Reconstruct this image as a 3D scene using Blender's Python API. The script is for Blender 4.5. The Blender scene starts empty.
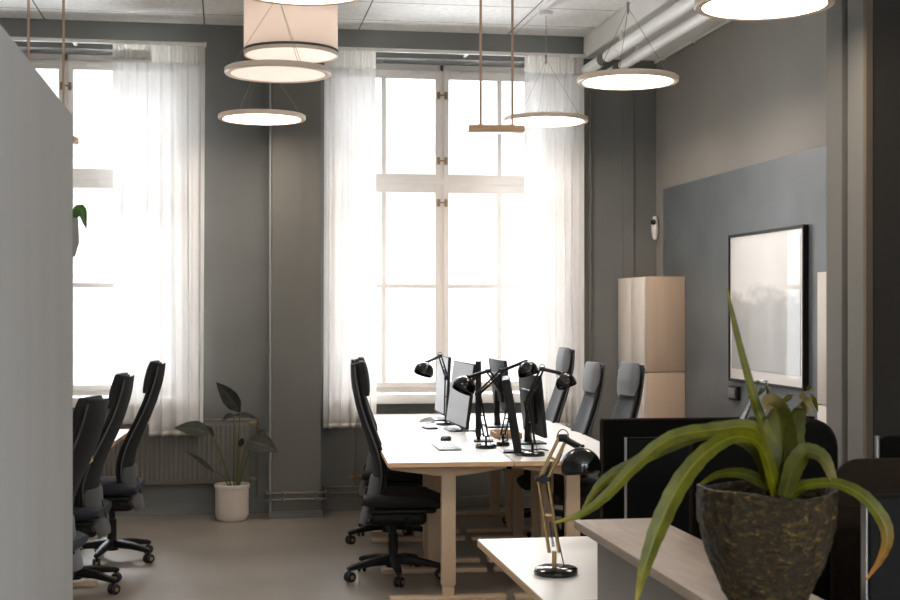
import bpy, bmesh, math, random
from mathutils import Vector, Matrix, noise
PI = math.pi
random.seed(7)
S = bpy.context.scene
COL = S.collection
CZ = 1.556                       # eye height
YAW = math.radians(9.3)
FPX = 1370.0
SN, CS = math.sin(YAW), math.cos(YAW)

def at(u, v, d):
    """a measured point of the room: photo pixel and distance along the view axis, in metres"""
    r = (u - 450) / FPX * d
    return Vector((d * SN + r * CS, d * CS - r * SN, CZ + (308 - v) / FPX * d))

# ------------------------------------------------------------------ materials
def lin(c):
    f = lambda x: x / 12.92 if x <= 0.04045 else ((x + 0.055) / 1.055) ** 2.4
    return tuple(f(x / 255) for x in c) + (1,)

def mat(name, rgb, rough=0.6, metal=0.0, var=0.0, scale=8.0, bump=0.0, bscale=None, coat=0.0, stretch=None, spec=None, sheen=0.0):
    m = bpy.data.materials.new(name); m.use_nodes = True
    nt = m.node_tree; b = nt.nodes['Principled BSDF']
    c = lin(rgb)
    b.inputs['Base Color'].default_value = c
    b.inputs['Roughness'].default_value = rough
    b.inputs['Metallic'].default_value = metal
    if coat: b.inputs['Coat Weight'].default_value = coat
    if spec is not None: b.inputs['Specular IOR Level'].default_value = spec
    if sheen: b.inputs['Sheen Weight'].default_value = sheen
    if var or bump:
        tc = nt.nodes.new('ShaderNodeTexCoord'); mp = nt.nodes.new('ShaderNodeMapping')
        nt.links.new(tc.outputs['Object'], mp.inputs['Vector'])
        if stretch: mp.inputs['Scale'].default_value = stretch
        if var:
            n = nt.nodes.new('ShaderNodeTexNoise'); n.inputs['Scale'].default_value = scale
            n.inputs['Detail'].default_value = 6
            nt.links.new(mp.outputs[0], n.inputs['Vector'])
            r = nt.nodes.new('ShaderNodeValToRGB')
            r.color_ramp.elements[0].position = 0.3; r.color_ramp.elements[1].position = 0.7
            r.color_ramp.elements[0].color = tuple(x * (1 - var) for x in c[:3]) + (1,)
            r.color_ramp.elements[1].color = tuple(min(1, x * (1 + var)) for x in c[:3]) + (1,)
            nt.links.new(n.outputs['Fac'], r.inputs['Fac'])
            nt.links.new(r.outputs['Color'], b.inputs['Base Color'])
        if bump:
            n2 = nt.nodes.new('ShaderNodeTexNoise'); n2.inputs['Scale'].default_value = bscale or scale
            n2.inputs['Detail'].default_value = 5
            nt.links.new(mp.outputs[0], n2.inputs['Vector'])
            bp = nt.nodes.new('ShaderNodeBump'); bp.inputs['Strength'].default_value = bump
            bp.inputs['Distance'].default_value = 0.01
            nt.links.new(n2.outputs['Fac'], bp.inputs['Height'])
            nt.links.new(bp.outputs[0], b.inputs['Normal'])
    return m

def emit(name, rgb, strength):
    m = bpy.data.materials.new(name); m.use_nodes = True
    b = m.node_tree.nodes['Principled BSDF']
    b.inputs['Base Color'].default_value = lin((240, 235, 228))
    b.inputs['Emission Color'].default_value = lin(rgb)
    b.inputs['Emission Strength'].default_value = strength
    return m

def glass(name, tint=(1, 1, 1, 1), amount=1.0):
    m = bpy.data.materials.new(name); m.use_nodes = True
    nt = m.node_tree; nt.nodes.clear()
    o = nt.nodes.new('ShaderNodeOutputMaterial'); mx = nt.nodes.new('ShaderNodeMixShader')
    t = nt.nodes.new('ShaderNodeBsdfTransparent'); g = nt.nodes.new('ShaderNodeBsdfGlossy')
    f = nt.nodes.new('ShaderNodeFresnel'); f.inputs['IOR'].default_value = 1.45
    t.inputs['Color'].default_value = tint; g.inputs['Roughness'].default_value = 0.02
    ml = nt.nodes.new('ShaderNodeMath'); ml.operation = 'MULTIPLY'; ml.inputs[1].default_value = amount
    ml.use_clamp = True
    nt.links.new(f.outputs[0], ml.inputs[0]); nt.links.new(ml.outputs[0], mx.inputs[0])
    nt.links.new(t.outputs[0], mx.inputs[1]); nt.links.new(g.outputs[0], mx.inputs[2])
    nt.links.new(mx.outputs[0], o.inputs['Surface'])
    return m

def sheer(name, rgb, see, trans=0.55):
    m = bpy.data.materials.new(name); m.use_nodes = True
    nt = m.node_tree; nt.nodes.clear()
    o = nt.nodes.new('ShaderNodeOutputMaterial')
    d = nt.nodes.new('ShaderNodeBsdfDiffuse'); tl = nt.nodes.new('ShaderNodeBsdfTranslucent')
    tp = nt.nodes.new('ShaderNodeBsdfTransparent')
    a = nt.nodes.new('ShaderNodeMixShader'); b = nt.nodes.new('ShaderNodeMixShader')
    d.inputs['Color'].default_value = lin(rgb); tl.inputs['Color'].default_value = lin(rgb)
    a.inputs[0].default_value = trans; b.inputs[0].default_value = see
    nt.links.new(d.outputs[0], a.inputs[1]); nt.links.new(tl.outputs[0], a.inputs[2])
    nt.links.new(a.outputs[0], b.inputs[1]); nt.links.new(tp.outputs[0], b.inputs[2])
    nt.links.new(b.outputs[0], o.inputs['Surface'])
    return m

def ceiling_mat():
    m = mat('wood_wool_board', (238, 237, 234), 0.9, var=0.09, scale=26, bump=0.5, bscale=60)
    nt = m.node_tree; b = nt.nodes['Principled BSDF']
    src = b.inputs['Base Color'].links[0].from_socket
    tc = nt.nodes.new('ShaderNodeTexCoord'); mp = nt.nodes.new('ShaderNodeMapping')
    mp.inputs['Location'].default_value = (0.158, -10.16 + 0.6 * 20, 0)
    nt.links.new(tc.outputs['Object'], mp.inputs['Vector'])
    br = nt.nodes.new('ShaderNodeTexBrick')
    br.offset = 0.0; br.squash = 1.0
    br.inputs['Scale'].default_value = 1; br.inputs['Mortar Size'].default_value = 0.005
    br.inputs['Mortar Smooth'].default_value = 0.0
    br.inputs['Brick Width'].default_value = 1.17; br.inputs['Row Height'].default_value = 0.6
    nt.links.new(mp.outputs[0], br.inputs['Vector'])
    mx = nt.nodes.new('ShaderNodeMix'); mx.data_type = 'RGBA'
    mx.inputs['B'].default_value = lin((92, 91, 88))
    nt.links.new(br.outputs['Fac'], mx.inputs['Factor'])
    nt.links.new(src, mx.inputs['A'])
    nt.links.new(mx.outputs['Result'], b.inputs['Base Color'])
    return m

def leaf_mat(name, base, tip, vein, trans=0.25, rough=0.4, tip_at=0.86):
    """colour runs along the leaf attribute 't' (x: along, y: across)"""
    m = bpy.data.materials.new(name); m.use_nodes = True
    nt = m.node_tree; b = nt.nodes['Principled BSDF']; o = nt.nodes['Material Output']
    at_ = nt.nodes.new('ShaderNodeAttribute'); at_.attribute_name = 't'
    sp = nt.nodes.new('ShaderNodeSeparateXYZ'); nt.links.new(at_.outputs['Vector'], sp.inputs[0])
    r = nt.nodes.new('ShaderNodeValToRGB')
    e = r.color_ramp.elements
    e[0].position = 0.0; e[0].color = lin(base); e[1].position = 1.0; e[1].color = lin(tip)
    k = r.color_ramp.elements.new(tip_at); k.color = lin(base)
    nt.links.new(sp.outputs['X'], r.inputs['Fac'])
    n = nt.nodes.new('ShaderNodeTexNoise'); n.inputs['Scale'].default_value = 25; n.inputs['Detail'].default_value = 4
    tc = nt.nodes.new('ShaderNodeTexCoord'); nt.links.new(tc.outputs['Object'], n.inputs['Vector'])
    r2 = nt.nodes.new('ShaderNodeValToRGB')
    r2.color_ramp.elements[0].position = 0.35; r2.color_ramp.elements[0].color = (0.7, 0.7, 0.7, 1)
    r2.color_ramp.elements[1].position = 0.65; r2.color_ramp.elements[1].color = (1.15, 1.15, 1.1, 1)
    nt.links.new(n.outputs['Fac'], r2.inputs['Fac'])
    mx = nt.nodes.new('ShaderNodeMix'); mx.data_type = 'RGBA'; mx.blend_type = 'MULTIPLY'; mx.inputs['Factor'].default_value = 1
    nt.links.new(r.outputs['Color'], mx.inputs['A']); nt.links.new(r2.outputs['Color'], mx.inputs['B'])
    mv = nt.nodes.new('ShaderNodeMix'); mv.data_type = 'RGBA'
    cv = nt.nodes.new('ShaderNodeValToRGB')
    cv.color_ramp.elements[0].position = 0.0; cv.color_ramp.elements[0].color = (1, 1, 1, 1)
    cv.color_ramp.elements[1].position = 0.14; cv.color_ramp.elements[1].color = (0, 0, 0, 1)
    nt.links.new(sp.outputs['Y'], cv.inputs['Fac']); nt.links.new(cv.outputs['Color'], mv.inputs['Factor'])
    nt.links.new(mx.outputs['Result'], mv.inputs['A']); mv.inputs['B'].default_value = lin(vein)
    nt.links.new(mv.outputs['Result'], b.inputs['Base Color'])
    b.inputs['Roughness'].default_value = rough
    b.inputs['Specular IOR Level'].default_value = 0.25
    tl = nt.nodes.new('ShaderNodeBsdfTranslucent'); nt.links.new(mv.outputs['Result'], tl.inputs['Color'])
    ms = nt.nodes.new('ShaderNodeMixShader'); ms.inputs[0].default_value = trans
    nt.links.new(b.outputs[0], ms.inputs[1]); nt.links.new(tl.outputs[0], ms.inputs[2])
    nt.links.new(ms.outputs[0], o.inputs['Surface'])
    return m

def print_mat():
    """pale misty landscape print"""
    m = mat('landscape_print', (205, 205, 204), 0.5)
    nt = m.node_tree; b = nt.nodes['Principled BSDF']
    tc = nt.nodes.new('ShaderNodeTexCoord'); n = nt.nodes.new('ShaderNodeTexNoise')
    mp = nt.nodes.new('ShaderNodeMapping'); mp.inputs['Scale'].default_value = (1, 1.6, 4)
    n.inputs['Scale'].default_value = 3; n.inputs['Detail'].default_value = 7
    nt.links.new(tc.outputs['Object'], mp.inputs['Vector']); nt.links.new(mp.outputs[0], n.inputs['Vector'])
    sp = nt.nodes.new('ShaderNodeSeparateXYZ'); nt.links.new(tc.outputs['Object'], sp.inputs[0])
    a = nt.nodes.new('ShaderNodeMath'); a.operation = 'MULTIPLY_ADD'; a.inputs[1].default_value = 0.35
    nt.links.new(n.outputs['Fac'], a.inputs[0]); nt.links.new(sp.outputs['Z'], a.inputs[2])
    r = nt.nodes.new('ShaderNodeValToRGB')
    e = r.color_ramp.elements
    e[0].position = 0.02; e[0].color = lin((164, 165, 164)); e[1].position = 0.32; e[1].color = lin((236, 236, 235))  # print tones, whites raised to imitate the curtain reflected in the glass
    k = e.new(0.2); k.color = lin((176, 177, 176))
    nt.links.new(a.outputs[0], r.inputs['Fac']); nt.links.new(r.outputs['Color'], b.inputs['Base Color'])
    b.inputs['Coat Weight'].default_value = 1.0; b.inputs['Coat Roughness'].default_value = 0.02
    b.inputs['Coat IOR'].default_value = 1.7
    return m

M = {}
M['wall'] = mat('grey_green_paint', (120, 121, 119), 0.75, var=0.06, scale=2.2, bump=0.05, bscale=40)
M['pillar'] = mat('dark_grey_pillar', (104, 103, 98), 0.75, var=0.06, scale=2.2, bump=0.05, bscale=40)  # a tone darker than the wall beside it
M['wall_lime'] = mat('taupe_plaster', (150, 147, 141), 0.7, var=0.06, scale=1.6, bump=0.06, bscale=30)
M['panel'] = mat('blue_grey_plaster', (98, 105, 110), 0.38, var=0.13, scale=3.0, bump=0.12, bscale=45)
M['wall_dark'] = mat('dark_brown_shade', (44, 41, 37), 0.75, var=0.05, scale=2)  # shade on the pier's near face put into the colour
M['brown_trim'] = mat('brown_trim_paint', (92, 80, 66), 0.6)
M['pier_grey'] = mat('grey_pier_paint', (116, 115, 110), 0.7, var=0.04, scale=2)
M['white_plaster'] = mat('white_plaster', (240, 239, 236), 0.7, var=0.03, scale=3)
M['ceiling'] = ceiling_mat()
M['floor'] = mat('polished_concrete', (134, 127, 117), 0.34, var=0.13, scale=1.7, bump=0.03, bscale=25)
M['pipe'] = mat('painted_pipe', (112, 108, 99), 0.55)
M['pale_pipe'] = mat('pale_grey_pipe', (150, 152, 150), 0.45)
M['white_pipe'] = mat('white_pipe_wrap', (246, 246, 243), 0.5)
M['band'] = mat('dark_band', (70, 72, 72), 0.5)
M['window'] = mat('window_paint', (228, 222, 216), 0.45)
M['brass'] = mat('dull_brass', (150, 128, 96), 0.4, metal=0.8)
M['gold'] = mat('satin_gold', (196, 166, 118), 0.3, metal=0.9)
M['pane'] = glass('window_glass')
M['curtain'] = sheer('sheer_white_cloth', (250, 249, 248), 0.24, 0.20)
M['heading'] = sheer('gathered_cloth', (240, 238, 234), 0.06, 0.5)
M['rail'] = mat('white_rail', (224, 221, 216), 0.4)
M['white_metal'] = mat('white_enamel', (230, 228, 225), 0.35)
M['beige'] = mat('beige_metal', (204, 178, 150), 0.45)
M['ply'] = mat('plywood_edge', (218, 182, 142), 0.5, var=0.1, scale=30, stretch=(1, 1, 14))
M['laminate'] = mat('white_laminate', (240, 238, 235), 0.30)
M['black'] = mat('black_plastic', (18, 18, 19), 0.5, spec=0.3)
M['matte_black'] = mat('flat_black', (14, 14, 14), 0.85, spec=0.1)
M['black_gloss'] = mat('black_enamel', (8, 8, 8), 0.12, coat=0.25, spec=0.4)
M['black_matte'] = mat('black_rubber', (20, 20, 20), 0.6)
M['fabric'] = mat('charcoal_fabric', (24, 24, 26), 0.85, var=0.15, scale=120, bump=0.2, bscale=250)
M['shell'] = mat('grey_shell_fabric', (74, 76, 78), 0.75, var=0.1, scale=100, bump=0.12, bscale=220, sheen=0.1)
M['head_grey'] = mat('light_grey_fabric', (118, 121, 126), 0.8, var=0.08, scale=100, bump=0.12, bscale=220)
M['back_grey'] = mat('dark_grey_fabric', (42, 44, 47), 0.8, var=0.1, scale=100, bump=0.12, bscale=220)
M['blue_fabric'] = mat('slate_seat_fabric', (40, 45, 56), 0.85, var=0.12, scale=110, bump=0.2, bscale=240)
M['screen_black'] = mat('black_felt', (14, 13, 12), 0.9, spec=0.08)
M['brown_felt'] = mat('dark_brown_felt', (32, 25, 18), 0.9, var=0.1, scale=90, bump=0.15, bscale=200, spec=0.1)
M['display'] = mat('dark_display', (10, 10, 11), 0.45, spec=0.12)
M['display_pale'] = emit('pale_display_reflection', (214, 218, 222), 0.10); M['display_pale'].node_tree.nodes['Principled BSDF'].inputs['Base Color'].default_value = lin((150, 152, 155))  # window reflection on the screen put in as pale colour and weak glow
M['alu'] = mat('brushed_aluminium', (170, 171, 172), 0.35, metal=0.85)
M['silver'] = mat('silver_plastic', (196, 197, 198), 0.4)
M['key'] = mat('keycap_grey', (176, 177, 178), 0.5)
M['switch_grey'] = mat('switch_grey', (112, 114, 115), 0.5)
M['cab_white'] = mat('cabinet_white', (224, 215, 206), 0.4)
M['cab_end'] = mat('cabinet_birch', (214, 188, 164), 0.5, var=0.05, scale=20, stretch=(1, 1, 0.1))
M['counter'] = mat('limed_oak', (176, 155, 137), 0.5, var=0.14, scale=9, stretch=(6, 0.7, 6), bump=0.08, bscale=12)
M['counter_body'] = mat('taupe_laminate', (122, 116, 109), 0.5)
M['felt_grey'] = mat('light_grey_felt', (186, 187, 187), 0.9, var=0.05, scale=1.8, stretch=(1, 2.0, 0.7), bump=0.1, bscale=220)
M['rim'] = mat('champagne_rim', (238, 220, 202), 0.45)
M['lamp_on'] = emit('warm_diffuser', (255, 238, 222), 7.2)
M['lamp_dim'] = emit('dimmed_diffuser', (255, 226, 204), 0.22)
M['drum'] = sheer('drum_cloth', (246, 238, 232), 0.14, 0.55)
M['drum_glow'] = emit('drum_diffuser', (255, 230, 210), 0.24)
M['rod'] = mat('copper_rod', (198, 166, 140), 0.45)
M['wire'] = mat('steel_wire', (160, 150, 140), 0.4, metal=0.3)
M['pot_white'] = mat('glazed_white_pot', (218, 208, 196), 0.4, var=0.04, scale=5)
M['soil'] = mat('potting_soil', (46, 36, 27), 0.95, var=0.3, scale=60, bump=0.6, bscale=80)
M['radiator'] = mat('painted_radiator', (116, 112, 105), 0.6)
M['terracotta'] = mat('grey_planter', (150, 146, 140), 0.6)
M['strap'] = leaf_mat('strap_leaf', (88, 90, 6), (138, 126, 40), (118, 120, 24), 0.3, 0.38)
M['strap_old'] = leaf_mat('strap_leaf_browning', (86, 90, 10), (150, 92, 26), (118, 116, 30), 0.3, 0.45, 0.5)
M['strap_pale'] = leaf_mat('strap_leaf_pale', (72, 75, 18), (134, 116, 76), (88, 88, 30), 0.3, 0.5, 0.6)
M['dark_leaf'] = leaf_mat('dark_leaf', (50, 54, 46), (54, 57, 48), (72, 75, 64), 0.12, 0.55)
M['green_leaf'] = leaf_mat('fresh_leaf', (84, 128, 56), (98, 140, 66), (120, 150, 90), 0.35, 0.4)
M['stem'] = mat('green_stem', (84, 92, 48), 0.5)
M['dry_twig'] = mat('dry_twig', (150, 122, 92), 0.7)
M['vase'] = glass('vase_glass', (0.99, 1.0, 1.0, 1), 0.7)
M['mat_board'] = mat('mat_board', (232, 230, 228), 0.6, coat=1.0)
M['print'] = print_mat()
M['bulb'] = mat('opal_bulb', (230, 226, 218), 0.3)
M['tray'] = mat('birch_tray', (206, 170, 130), 0.5, var=0.1, scale=12)

def pot_glaze():
    m = mat('rough_bronze_glaze', (58, 49, 32), 0.38, spec=0.35)
    nt = m.node_tree; b = nt.nodes['Principled BSDF']
    tc = nt.nodes.new('ShaderNodeTexCoord'); mp = nt.nodes.new('ShaderNodeMapping')
    mp.inputs['Scale'].default_value = (1, 1, 1.9)
    nt.links.new(tc.outputs['Object'], mp.inputs['Vector'])
    n = nt.nodes.new('ShaderNodeTexNoise'); n.inputs['Scale'].default_value = 55; n.inputs['Detail'].default_value = 7
    n.inputs['Roughness'].default_value = 0.65
    nt.links.new(mp.outputs[0], n.inputs['Vector'])
    r = nt.nodes.new('ShaderNodeValToRGB'); e = r.color_ramp.elements
    e[0].position = 0.35; e[0].color = lin((26, 19, 8)); e[1].position = 0.74; e[1].color = lin((138, 112, 42))
    k = e.new(0.55); k.color = lin((48, 37, 16))
    nt.links.new(n.outputs['Fac'], r.inputs['Fac']); nt.links.new(r.outputs['Color'], b.inputs['Base Color'])
    bp = nt.nodes.new('ShaderNodeBump'); bp.inputs['Strength'].default_value = 1.0; bp.inputs['Distance'].default_value = 0.014
    nt.links.new(n.outputs['Fac'], bp.inputs['Height']); nt.links.new(bp.outputs[0], b.inputs['Normal'])
    return m
M['glaze'] = pot_glaze()

# ------------------------------------------------------------------ mesh helpers
def obj(name, bm, m, parent=None, loc=(0, 0, 0), smooth=35, rotz=0):
    me = bpy.data.meshes.new(name)
    bmesh.ops.recalc_face_normals(bm, faces=bm.faces[:])
    bm.to_mesh(me); bm.free()
    me.materials.append(m)
    if smooth:
        for p in me.polygons: p.use_smooth = True
        me.set_sharp_from_angle(angle=math.radians(smooth))
    o = bpy.data.objects.new(name, me); COL.objects.link(o)
    o.location = loc; o.rotation_euler = (0, 0, rotz)
    if parent: o.parent = parent
    return o

def tag(o, label, cat, group=None, kind=None):
    o['label'] = label; o['category'] = cat
    if group: o['group'] = group
    if kind: o['kind'] = kind
    return o

def thing(name, label, cat, loc=(0, 0, 0), rotz=0, group=None, kind=None):
    o = bpy.data.objects.new(name, None); COL.objects.link(o)
    o.location = loc; o.rotation_euler = (0, 0, rotz); o.empty_display_size = 0.1
    return tag(o, label, cat, group, kind)

def structure(name, bm, m, parent=None, smooth=0):
    o = obj(name, bm, m, parent, smooth=smooth)
    if not parent: o['kind'] = 'structure'
    return o

def dup(root, loc, rotz, label, group=None, scale_z=1.0):
    r = root.copy(); COL.objects.link(r); r.location = loc; r.rotation_euler = (0, 0, rotz)
    r.scale = (1, 1, scale_z)
    r['label'] = label
    if group: r['group'] = group
    for ch in list(root.children):
        c = ch.copy(); COL.objects.link(c); c.parent = r
        for g in list(ch.children):
            d = g.copy(); COL.objects.link(d); d.parent = c
    return r

def B(): return bmesh.new()

def box(bm, lo, hi, bev=0.0, seg=2, Mx=None):
    lo, hi = Vector(lo), Vector(hi)
    c, s = (lo + hi) / 2, hi - lo
    mx = Matrix.Translation(c) @ Matrix.Diagonal((s.x, s.y, s.z, 1))
    g = bmesh.ops.create_cube(bm, size=1, matrix=mx)
    vs = g['verts']
    if bev:
        es = list({e for v in vs for e in v.link_edges})
        r = bmesh.ops.bevel(bm, geom=es, offset=bev, segments=seg, affect='EDGES', profile=0.5)
        vs = list({v for f in r['faces'] for v in f.verts} | {v for v in vs if v.is_valid})
    if Mx is not None: bmesh.ops.transform(bm, matrix=Mx, verts=vs)
    return bm

def tube(bm, pts, r, n=8, cap=True):
    pts = [Vector(p) for p in pts]
    k = len(pts); rs = r if isinstance(r, (list, tuple)) else [r] * k
    rings = []; prev = None
    for i, p in enumerate(pts):
        t = (pts[min(i + 1, k - 1)] - pts[max(i - 1, 0)]).normalized()
        if prev is None:
            a = Vector((0, 0, 1)) if abs(t.z) < 0.9 else Vector((1, 0, 0))
            nrm = t.cross(a).normalized()
        else:
            nrm = (prev - t * prev.dot(t)).normalized()
        prev = nrm; bn = t.cross(nrm)
        rings.append([bm.verts.new(p + (nrm * math.cos(2 * PI * j / n) + bn * math.sin(2 * PI * j / n)) * rs[i]) for j in range(n)])
    for a, b in zip(rings, rings[1:]):
        for j in range(n): bm.faces.new((a[j], a[(j + 1) % n], b[(j + 1) % n], b[j]))
    if cap:
        bm.faces.new(rings[0][::-1]); bm.faces.new(rings[-1])
    return bm

def lathe(bm, prof, n=32, Mx=None, wob=None):
    rings = []
    for i, (r, z) in enumerate(prof):
        if r < 1e-6: rings.append([bm.verts.new((0, 0, z))])
        else:
            ring = []
            for j in range(n):
                a = 2 * PI * j / n
                rr, zz = (r, z) if wob is None else wob(r, z, a, i)
                ring.append(bm.verts.new((rr * math.cos(a), rr * math.sin(a), zz)))
            rings.append(ring)
    new = [v for r in rings for v in r]
    for a, b in zip(rings, rings[1:]):
        for j in range(n):
            k = (j + 1) % n
            if len(a) == 1 and len(b) == 1: continue
            if len(a) == 1: bm.faces.new((a[0], b[k], b[j]))
            elif len(b) == 1: bm.faces.new((a[j], a[k], b[0]))
            else: bm.faces.new((a[j], a[k], b[k], b[j]))
    if Mx is not None: bmesh.ops.transform(bm, matrix=Mx, verts=new)
    return bm

def loft(bm, secs, cap=True):
    rings = [[bm.verts.new(p) for p in s] for s in secs]
    n = len(rings[0])
    for a, b in zip(rings, rings[1:]):
        for j in range(n): bm.faces.new((a[j], a[(j + 1) % n], b[(j + 1) % n], b[j]))
    if cap: bm.faces.new(rings[0][::-1]); bm.faces.new(rings[-1])
    return bm

def sup(w, t, n=20, p=3.2):
    """rounded-rectangle outline, half sizes w (across) and t (through)"""
    out = []
    for j in range(n):
        a = 2 * PI * j / n; c, s = math.cos(a), math.sin(a)
        out.append((w * math.copysign(abs(c) ** (2 / p), c), t * math.copysign(abs(s) ** (2 / p), s)))
    return out

def frame_to(z):
    """rotation taking +Z to the given direction"""
    return Vector((0, 0, 1)).rotation_difference(Vector(z).normalized()).to_matrix().to_4x4()

def smooth_pts(pts, n):
    """Catmull-Rom through the points (any dimension tuples)"""
    P = [Vector(p) for p in pts]; P = [2 * P[0] - P[1]] + P + [2 * P[-1] - P[-2]]
    out = []; segs = len(P) - 3
    for i in range(n + 1):
        x = i / n * segs; k = min(int(x), segs - 1); f = x - k
        a, b, c, d = P[k:k + 4]
        out.append(0.5 * ((2 * b) + (c - a) * f + (2 * a - 5 * b + 4 * c - d) * f * f + (3 * b - a - 3 * c + d) * f ** 3))
    return out

def lerp_list(vals, n):
    out = []; k = len(vals) - 1
    for i in range(n + 1):
        x = i / n * k; j = min(int(x), k - 1); f = x - j
        out.append(vals[j] * (1 - f) + vals[j + 1] * f)
    return out

def ribbon(name, pts, widths, nrm, m, parent, origin=(0, 0, 0), n=36, keel=0.28, teeth=0.0, across=6, thick=0.0016):
    """a leaf blade: folded along its midrib, with its own thickness, tapering to the tip"""
    P = smooth_pts(pts, n); W = lerp_list(widths, n); O = Vector(origin)
    bm = B(); lay = bm.verts.layers.float_vector.new('t')
    grids = []
    for side in (1, -1):
        rows = []
        for i, p in enumerate(P):
            t = (P[min(i + 1, n)] - P[max(i - 1, 0)]).normalized()
            N = Vector(nrm); N = (N - t * N.dot(t)).normalized(); sv = t.cross(N)
            row = []
            for j in range(across + 1):
                q = 2 * j / across - 1
                w = W[i] / 2 * (1 + (teeth * (1 if i % 3 == 0 else -0.4) if abs(q) > 0.99 else 0))
                v = bm.verts.new(p - O + sv * q * w + N * (abs(q) * keel * w + side * thick / 2 * (1.3 - abs(q))))
                v[lay] = (i / n, abs(q), 0)
                row.append(v)
            rows.append(row)
        for i in range(n):
            for j in range(across):
                f = (rows[i][j], rows[i][j + 1], rows[i + 1][j + 1], rows[i + 1][j])
                bm.faces.new(f if side > 0 else f[::-1])
        grids.append(rows)
    a, b = grids
    for i in range(n):
        bm.faces.new((a[i][0], a[i + 1][0], b[i + 1][0], b[i][0]))
        bm.faces.new((a[i][across], b[i][across], b[i + 1][across], a[i + 1][across]))
    return obj(name, bm, m, parent, smooth=60)

# ------------------------------------------------------------------ the room
WY = 10.52; CEIL = 3.70
bm = B(); box(bm, (-4.6, -2.6, -0.1), (4.8, 11.0, 0)); structure('floor', bm, M['floor'])
bm = B(); box(bm, (-4.6, -2.6, CEIL), (4.8, 11.0, CEIL + 0.1)); structure('ceiling', bm, M['ceiling'])
W1 = (-2.13, -0.27); W2 = (0.78, 2.62); SZ, HZ = 0.82, 3.49
bm = B()
for a, b in ((-4.6, W1[0]), (W1[1], W2[0]), (W2[1], 3.6)): box(bm, (a, WY, 0), (b, WY + 0.4, CEIL))
for a, b in (W1, W2):
    box(bm, (a, WY, 0), (b, WY + 0.4, SZ)); box(bm, (a, WY, HZ), (b, WY + 0.4, CEIL))
bmesh.ops.remove_doubles(bm, verts=bm.verts[:], dist=1e-5)
structure('wall_front', bm, M['wall'])
RX = 3.39
bm = B(); box(bm, (RX, 6.32, 0), (RX + 0.2, WY, CEIL)); structure('wall_right', bm, M['wall_lime'])
bm = B(); box(bm, (RX - 0.008, 6.32, 0.0), (RX, 10.32, 2.487)); structure('wall_panel', bm, M['panel'])
bm = B(); box(bm, (-4.6, -2.6, 0), (-4.5, WY, CEIL)); structure('wall_left', bm, M['white_plaster'])
bm = B(); REAR_FILL = ((-0.3, 1.5), (2.0, 3.8))      # window openings added in the unseen back wall for fill light
for a, b in ((-4.5, -0.3), (1.5, 2.0), (3.8, 4.8)): box(bm, (a, -2.6, 0), (b, -2.5, CEIL))
for a, b in REAR_FILL: box(bm, (a, -2.6, 0), (b, -2.5, 0.9)); box(bm, (a, -2.6, 3.4), (b, -2.5, CEIL))
structure('wall_back', bm, M['white_plaster'])
bm = B(); box(bm, (4.7, -2.5, 0), (4.8, 5.9, CEIL)); structure('wall_side', bm, M['wall_dark'])
bm = B()
box(bm, (2.98, 5.94, 0), (4.8, 6.32, CEIL)); box(bm, (2.935, 5.90, 0), (4.8, 5.94, CEIL))
structure('wall_cross', bm, M['wall_dark'])
bm = B(); box(bm, (2.90, 6.149, 0), (2.98, 6.32, CEIL), 0.004); structure('trim_1', bm, M['pier_grey'])
bm = B(); box(bm, (2.90, 5.925, 0), (2.98, 6.087, CEIL), 0.004); structure('trim_2', bm, M['pier_grey'])
bm = B(); box(bm, (2.90, 5.895, 0), (2.935, 5.925, CEIL), 0.003); structure('trim_6', bm, M['brown_trim'])
# pillar between the windows
bm = B(); box(bm, (0.339, 10.22, 0), (0.557, WY, CEIL)); box(bm, (0.557, 10.228, 0), (0.70, WY, CEIL))
structure('pillar', bm, M['pillar'])
# dropped boxing along the right wall and the bead under it
bm = B(); box(bm, (2.79, 5.0, 3.525), (RX, WY, CEIL), 0.012); structure('beam', bm, M['white_plaster'])
bm = B(); tube(bm, [(RX - 0.012, 6.33, 3.512), (RX - 0.012, WY - 0.01, 3.512)], 0.011)
for y in (7.2, 8.0, 8.8, 9.6, 10.3): box(bm, (RX - 0.03, y - 0.01, 3.495), (RX - 0.001, y + 0.01, 3.524))
structure('trim_3', bm, M['white_plaster'])
bm = B(); box(bm, (-4.5, WY - 0.018, 0), (0.339, WY, 0.09), 0.003); box(bm, (0.70, WY - 0.018, 0), (RX, WY, 0.09), 0.003)
structure('baseboard_front', bm, M['wall'])
bm = B(); box(bm, (0.325, 10.205, 0), (0.714, 10.23, 0.05), 0.003); structure('trim_4', bm, M['wall'])
bm = B(); box(bm, (RX - 0.026, 6.80, 0), (RX - 0.008, 9.79, 0.09), 0.003); structure('baseboard_right', bm, M['wall'])
# flat vertical boxing on the wall right of the big window
bm = B(); xa = at(626, 300, 10.8).x; box(bm, (xa, WY - 0.02, 0), (xa + 0.085, WY, 3.525), 0.002); structure('trim_5', bm, M['wall'])

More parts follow.
